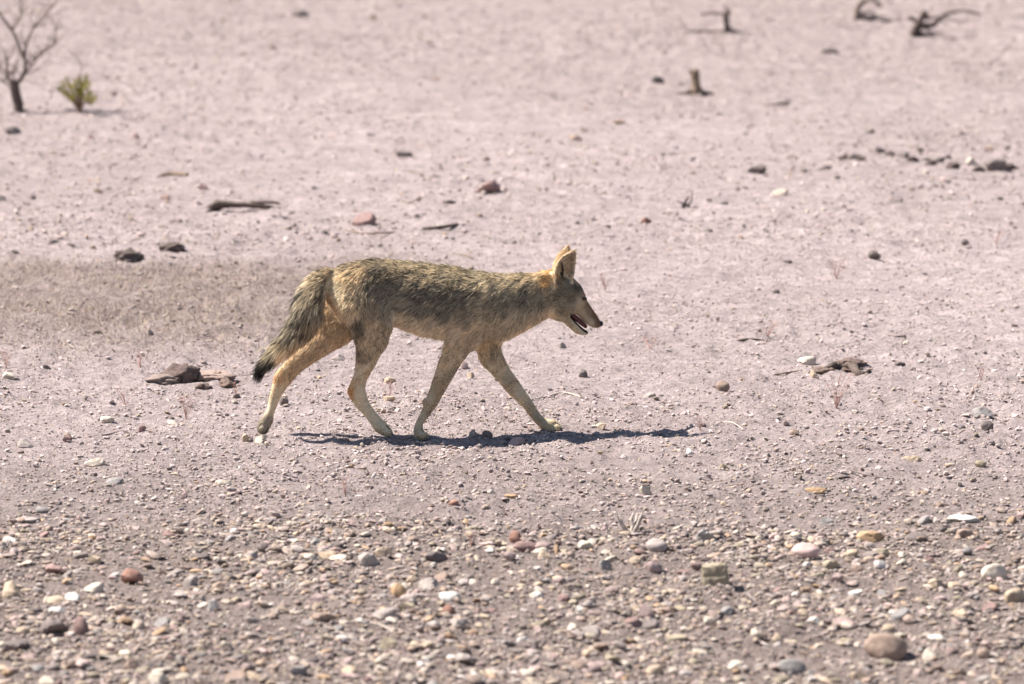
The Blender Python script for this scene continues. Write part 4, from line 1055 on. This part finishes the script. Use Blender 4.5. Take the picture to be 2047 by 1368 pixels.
PAWS = [(777, 864, -.055), (524, 861, .055), (848, 871, -.050), (1115, 854, .050)]
def make_up(P, Nn):
    comb, near, de = tree_info(P)
    Pm = P.copy(); legs = np.isin(near, [names.index(k) for k in ('near_hind', 'far_hind', 'near_fore', 'far_fore', 'tail')])
    Pm[:, 1] = np.where(legs, P[:, 1], -np.abs(P[:, 1] - 0.006) + 0.006)
    px, py = to_px(Pm)
    A = idw(CP, px, py)
    tl = near == names.index('tail')
    A[tl] = idw(CP_TAIL, px[tl], py[tl])
    ear_m = (de < 0.007) & (py < 580)
    ear_m &= ~((py > 556) & (Nn[:, 2] > 0.6))
    if ear_m.any():
        inn = inside(px, py, EAR_IN) & ((Nn[:, 1] * np.where(P[:, 1] > 0.008, 1, -1)) > 0.15)
        gold = np.array([*(176, 138, 86), *(96, 74, 50), .22, 6, .2]); cream = np.array([*(206, 172, 116), *(130, 104, 70), .10, 7, .3])
        innc = np.array([*(204, 180, 144), *(80, 66, 54), .32, 9, .35])
        A[ear_m] = gold
        A[ear_m & inn] = innc
        fold_shade = ear_m & inn & ((px - 1123 - (py - 540) * 0.08) ** 2 / 22 + (py - 541) ** 2 / 420 < 0.6 + 0.6 * vnoise(px / 3, py / 5, 5))  # shadowed ear crease painted into the fur colour, over dark ear-canal skin
        A[fold_shade] = np.array([*(70, 56, 46), *(40, 32, 28), .6, 6, .15])
        rim = ear_m & ~inn & ((Nn[:, 1] * np.where(P[:, 1] > 0.008, 1, -1)) > 0.1)
        A[rim] = cream
    face = np.clip((px - 1108) / 14, 0, 1) * ~ear_m * ~legs
    A[:, 0:3] *= (1 - 0.16 * face)[:, None] * (1 - face[:, None] * np.array([0, 0.03, 0.10]))
    A[:, 0:3] *= np.where(legs & (near != names.index('tail')), 1.07, 1.0)[:, None]
    leg_low = legs & (near != names.index('tail')) & (py > 690)
    A[:, 6] = np.where(leg_low, A[:, 6] * 0.55 + 0.03, A[:, 6] * np.where(near == names.index('tail'), 1.0, 0.80))
    for (cx_, cy_, lt) in PAWS:
        q = (P[:, 1] - lt) / 0.0115
        gap = np.minimum(np.minimum(np.abs(q), np.abs(q - 1)), np.abs(q + 1)) < 0.2  # shade between the toes, painted as dark stripes in the fur colour
        m_ = gap & ((px - cx_) ** 2 + (py - cy_) ** 2 < 15 ** 2)
        A[m_, 0:3] *= 0.55; A[m_, 6] = 0.6; A[m_, 7] = 3.5
    comb[ear_m] = np.array([0.45, 0, 0.9])
    comb = comb + np.where((near == names.index('torso'))[:, None], np.stack([0 * py, 0 * py, -0.25 - 0.9 * np.clip((py - 560) / 70, 0, 1)], 1), 0)
    mouth = inside(px, py, MOUTH) & np.isin(near, [names.index('head'), names.index('jaw')])
    return A, comb, near, mouth, px, py, ear_m

def fur_tone(c):
    c = lin(np.clip(c, 0, 255)) * np.array([1.68, 1.56, 1.37])
    sat = np.clip((c[:, 0] / (c[:, 2] + 1e-6) - 4.6) / 2.0, 0, 1)[:, None] * 0.25 + 0.42
    c = c * sat + c.mean(1)[:, None] * (1 - sat) * np.array([1.05, 1.0, 0.86])
    return c * np.minimum(1, 0.8 / c.max(1))[:, None]

def normals(me):
    n = np.empty(len(me.vertices) * 3, np.float32); me.vertices.foreach_get('normal', n)
    return n.reshape(-1, 3).astype(float)
BN = normals(body_me)
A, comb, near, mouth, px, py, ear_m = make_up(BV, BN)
g = np.clip(A[:, 6:7], 0, 1)
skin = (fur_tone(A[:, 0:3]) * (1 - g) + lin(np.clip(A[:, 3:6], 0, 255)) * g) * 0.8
skin[mouth] = lin((44, 33, 33))
skin *= np.clip(1 + 0.14 * vnoise3(BV, 0.008, 91), 0.4, 1.5)[:, None]
set_col(body_me, 'tone', skin)
body_me.polygons.foreach_set('use_smooth', np.ones(len(body_me.polygons), bool))

coy = new_obj('coyote', None); coy.location = C0; coy.rotation_euler = (0, 0, YAW); coy.empty_display_size = 0.2
tag(coy, 'grey-brown coyote walking across the flat with its mouth open and tail down', 'coyote')
body = new_obj('body', body_me, coy, m_skin)

# fur
body_me.calc_loop_triangles()
nt_ = len(body_me.loop_triangles)
tri = np.empty(nt_ * 3, np.int32); body_me.loop_triangles.foreach_get('vertices', tri); tri = tri.reshape(-1, 3)
a, b_, c = BV[tri[:, 0]], BV[tri[:, 1]], BV[tri[:, 2]]
area = np.linalg.norm(np.cross(b_ - a, c - a), axis=1) * 0.5
len_t = A[tri[:, 0], 7]
dens = area * np.clip(24.0 / len_t, 0.8, 4.5)
NH = 230000
cum = np.cumsum(dens); cum /= cum[-1]
ti = np.searchsorted(cum, rng.random(NH))
u = rng.random((NH, 2)); fl = u.sum(1) > 1; u[fl] = 1 - u[fl]
bw = np.stack([1 - u.sum(1), u[:, 0], u[:, 1]], 1)
P = (BV[tri[ti]] * bw[:, :, None]).sum(1); Nn = (BN[tri[ti]] * bw[:, :, None]).sum(1); Nn /= np.linalg.norm(Nn, axis=1)[:, None]
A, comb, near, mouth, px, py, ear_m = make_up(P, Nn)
eye_px = (px - 1166) ** 2 + (py - 594) ** 2 < 4.5 ** 2
keep = ~mouth & ~((px > 1199) & (py > 638) & (py < 660)) & ~(eye_px & (near == names.index('head')))
P, Nn, A, comb, near, ear_m = P[keep], Nn[keep], A[keep], comb[keep], near[keep], ear_m[keep]
n = len(P)
Lh = (A[:, 7] + 2.2 * np.clip((14 - A[:, 7]) / 8, 0, 1) * (A[:, 7] > 4.6)) / 1000 * rng.uniform(0.7, 1.25, n)
short = np.clip((14 - A[:, 7]) / 6, 0, 1)
guard = (rng.random(n) < 0.035) & (A[:, 7] > 15)
Lh = np.where(near == names.index('torso'), Lh * 0.72, Lh) * np.where(guard, 1.5, 1.0)
A[:, 8] *= np.where(guard, 1.5, 1.0); A[:, 6] = np.where(guard & (near == names.index('torso')), np.minimum(A[:, 6] * 1.5, 0.9), A[:, 6])
nz = np.stack([vnoise3(P, 0.016, 71), vnoise3(P, 0.016, 72), vnoise3(P, 0.016, 73)], 1)
comb = comb + 0.32 * nz + rng.normal(0, 0.12, (n, 3))
tan = comb - (comb * Nn).sum(1)[:, None] * Nn
tan /= np.linalg.norm(tan, axis=1)[:, None] + 1e-6
lift = np.clip(A[:, 8] * rng.uniform(0.6, 1.4, n) * (1 + 0.5 * nz[:, 0]), 0.05, 1.0)
K = 5
s = np.linspace(0, 1, K)
hp = P[:, None] - Nn[:, None] * 0.0015 + tan[:, None] * (Lh[:, None] * s)[..., None] * np.cos(lift)[:, None, None] \
     + Nn[:, None] * (Lh[:, None] * (s * 1.5 - 0.5 * s ** 2))[..., None] * np.sin(lift)[:, None, None]
hp[:, :, 2] -= (Lh[:, None] * s ** 2) * 0.10
# clumping: every hair leans towards a neighbour's tip
cl = ((np.floor(P / 0.0050).astype(np.int64) + 4000) * np.array([100000000, 10000, 1])).sum(1)
order = np.argsort(cl, kind='stable'); uq, start, cnt = np.unique(cl[order], return_index=True, return_counts=True)
tip = np.zeros((len(uq), 3)); inv = np.empty(n, int); inv[order] = np.repeat(np.arange(len(uq)), cnt)
np.add.at(tip, inv, hp[:, -1]); tip /= cnt[:, None]
hp += (tip[inv] - hp[:, -1])[:, None] * (s ** 1.5)[None, :, None] * 0.34
cn = vnoise3(P, 0.013, 81) * 0.6 + vnoise3(P, 0.05, 82) * 0.35 + (rng.random(len(uq))[inv] - 0.5) * 1.1
cn = cn * (1 - 0.35 * short) + 0.5 * short * (rng.random(len(uq))[inv] - 0.5)
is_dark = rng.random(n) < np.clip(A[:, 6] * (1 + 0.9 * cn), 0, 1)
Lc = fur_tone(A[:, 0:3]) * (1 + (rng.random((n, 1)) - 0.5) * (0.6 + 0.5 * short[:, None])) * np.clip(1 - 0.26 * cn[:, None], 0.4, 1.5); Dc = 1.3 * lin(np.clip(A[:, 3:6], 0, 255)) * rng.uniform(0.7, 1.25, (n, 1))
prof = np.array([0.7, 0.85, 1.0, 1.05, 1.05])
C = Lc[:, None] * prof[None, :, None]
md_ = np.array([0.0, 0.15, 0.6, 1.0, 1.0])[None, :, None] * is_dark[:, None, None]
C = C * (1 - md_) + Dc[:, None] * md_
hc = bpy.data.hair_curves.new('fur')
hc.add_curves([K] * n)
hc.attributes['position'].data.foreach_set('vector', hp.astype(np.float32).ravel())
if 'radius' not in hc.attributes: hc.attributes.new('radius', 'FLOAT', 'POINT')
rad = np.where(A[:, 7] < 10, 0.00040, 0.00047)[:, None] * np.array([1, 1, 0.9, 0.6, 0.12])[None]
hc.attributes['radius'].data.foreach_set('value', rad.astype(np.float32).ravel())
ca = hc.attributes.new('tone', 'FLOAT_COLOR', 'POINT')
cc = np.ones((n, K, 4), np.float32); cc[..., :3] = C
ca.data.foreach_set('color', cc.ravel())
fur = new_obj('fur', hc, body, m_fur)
print('triangles', sum(len(p.vertices) - 2 for o in bpy.data.objects if o.type == 'MESH' and o.name.split('.')[0] in ('ground', 'gravel', 'small_gravel', 'grit', 'stubble', 'body') for p in o.data.polygons))

# nose, eyes, tongue, teeth, claws
def small_mesh(name, v, f, m, parent, smooth=True):
    return new_obj(name, np_mesh(name, v, np.asarray(f), smooth), parent, m)
v, f = ico(3)
nc = L3(1200.6, 647.4, .020)
vv = v * np.array([0.0082, 0.0100, 0.0090]) * (1 + 0.12 * np.abs(v[:, 1:2]))
small_mesh('nose', vv + nc, f, m_nose, body)
for sgn in (-1, 1):
    ec = L3(1164.3, 594.8, .010) + np.array([0, sgn * 0.0395, 0])
    eo = small_mesh('eye', v * np.array([0.0085, 0.0070, 0.0062]) + ec, f, m_eye, body)
    small_mesh('pupil', v * 0.0034 + ec + np.array([0.0028, sgn * 0.0042, 0.0003]), f, m_pupil, eo)
tp = [L3(x, y, l) for x, y, l in ((1138, 627, .008), (1150, 635.5, .010), (1162, 645.5, .012), (1172, 654, .014))]
tv, tf = tube([(np.array(tp), np.array([.008, .0088, .0085, .006]))], 10)
tv[:, 1] = (tv[:, 1] - 0.011) * 1.9 + 0.011
small_mesh('tongue', tv, tf, m_tongue, body)
def cone(p, d, r, L):
    d = np.asarray(d, float); d /= np.linalg.norm(d)
    return tube([(np.array([p, p + d * L * 0.5, p + d * L]), np.array([r, r * 0.65, r * 0.1]))], 6)
for x, y, l, d, r, L in [(1174.5, 662, -.001, (-.05, 0, 1), .0018, .009), (1174.5, 662, .029, (-.05, 0, 1), .0018, .009), (1181, 655, -.002, (-.1, 0, -1), .0022, .010), (1181, 655, .034, (-.1, 0, -1), .0022, .010),
                         (1177, 663, .007, (.1, 0, 1), .0014, .004), (1177, 663, .014, (.1, 0, 1), .0014, .004), (1177, 663, .021, (.1, 0, 1), .0014, .004)] + \
                        [(1170 - 4.5 * q, 659 - 4.2 * q, -.004 - .003 * q, (0, 0, 1), .0011, .0028) for q in range(4)]:
    tv, tf = cone(L3(x, y, l), d, r, L)
    small_mesh('tooth', tv, tf, m_tooth, body)
for p, d in CLAW:
    tv, tf = cone(p - d * 0.002, d + np.array([0, 0, -0.35]), 0.0018, 0.010)
    small_mesh('claw', tv, tf, m_claw, body)
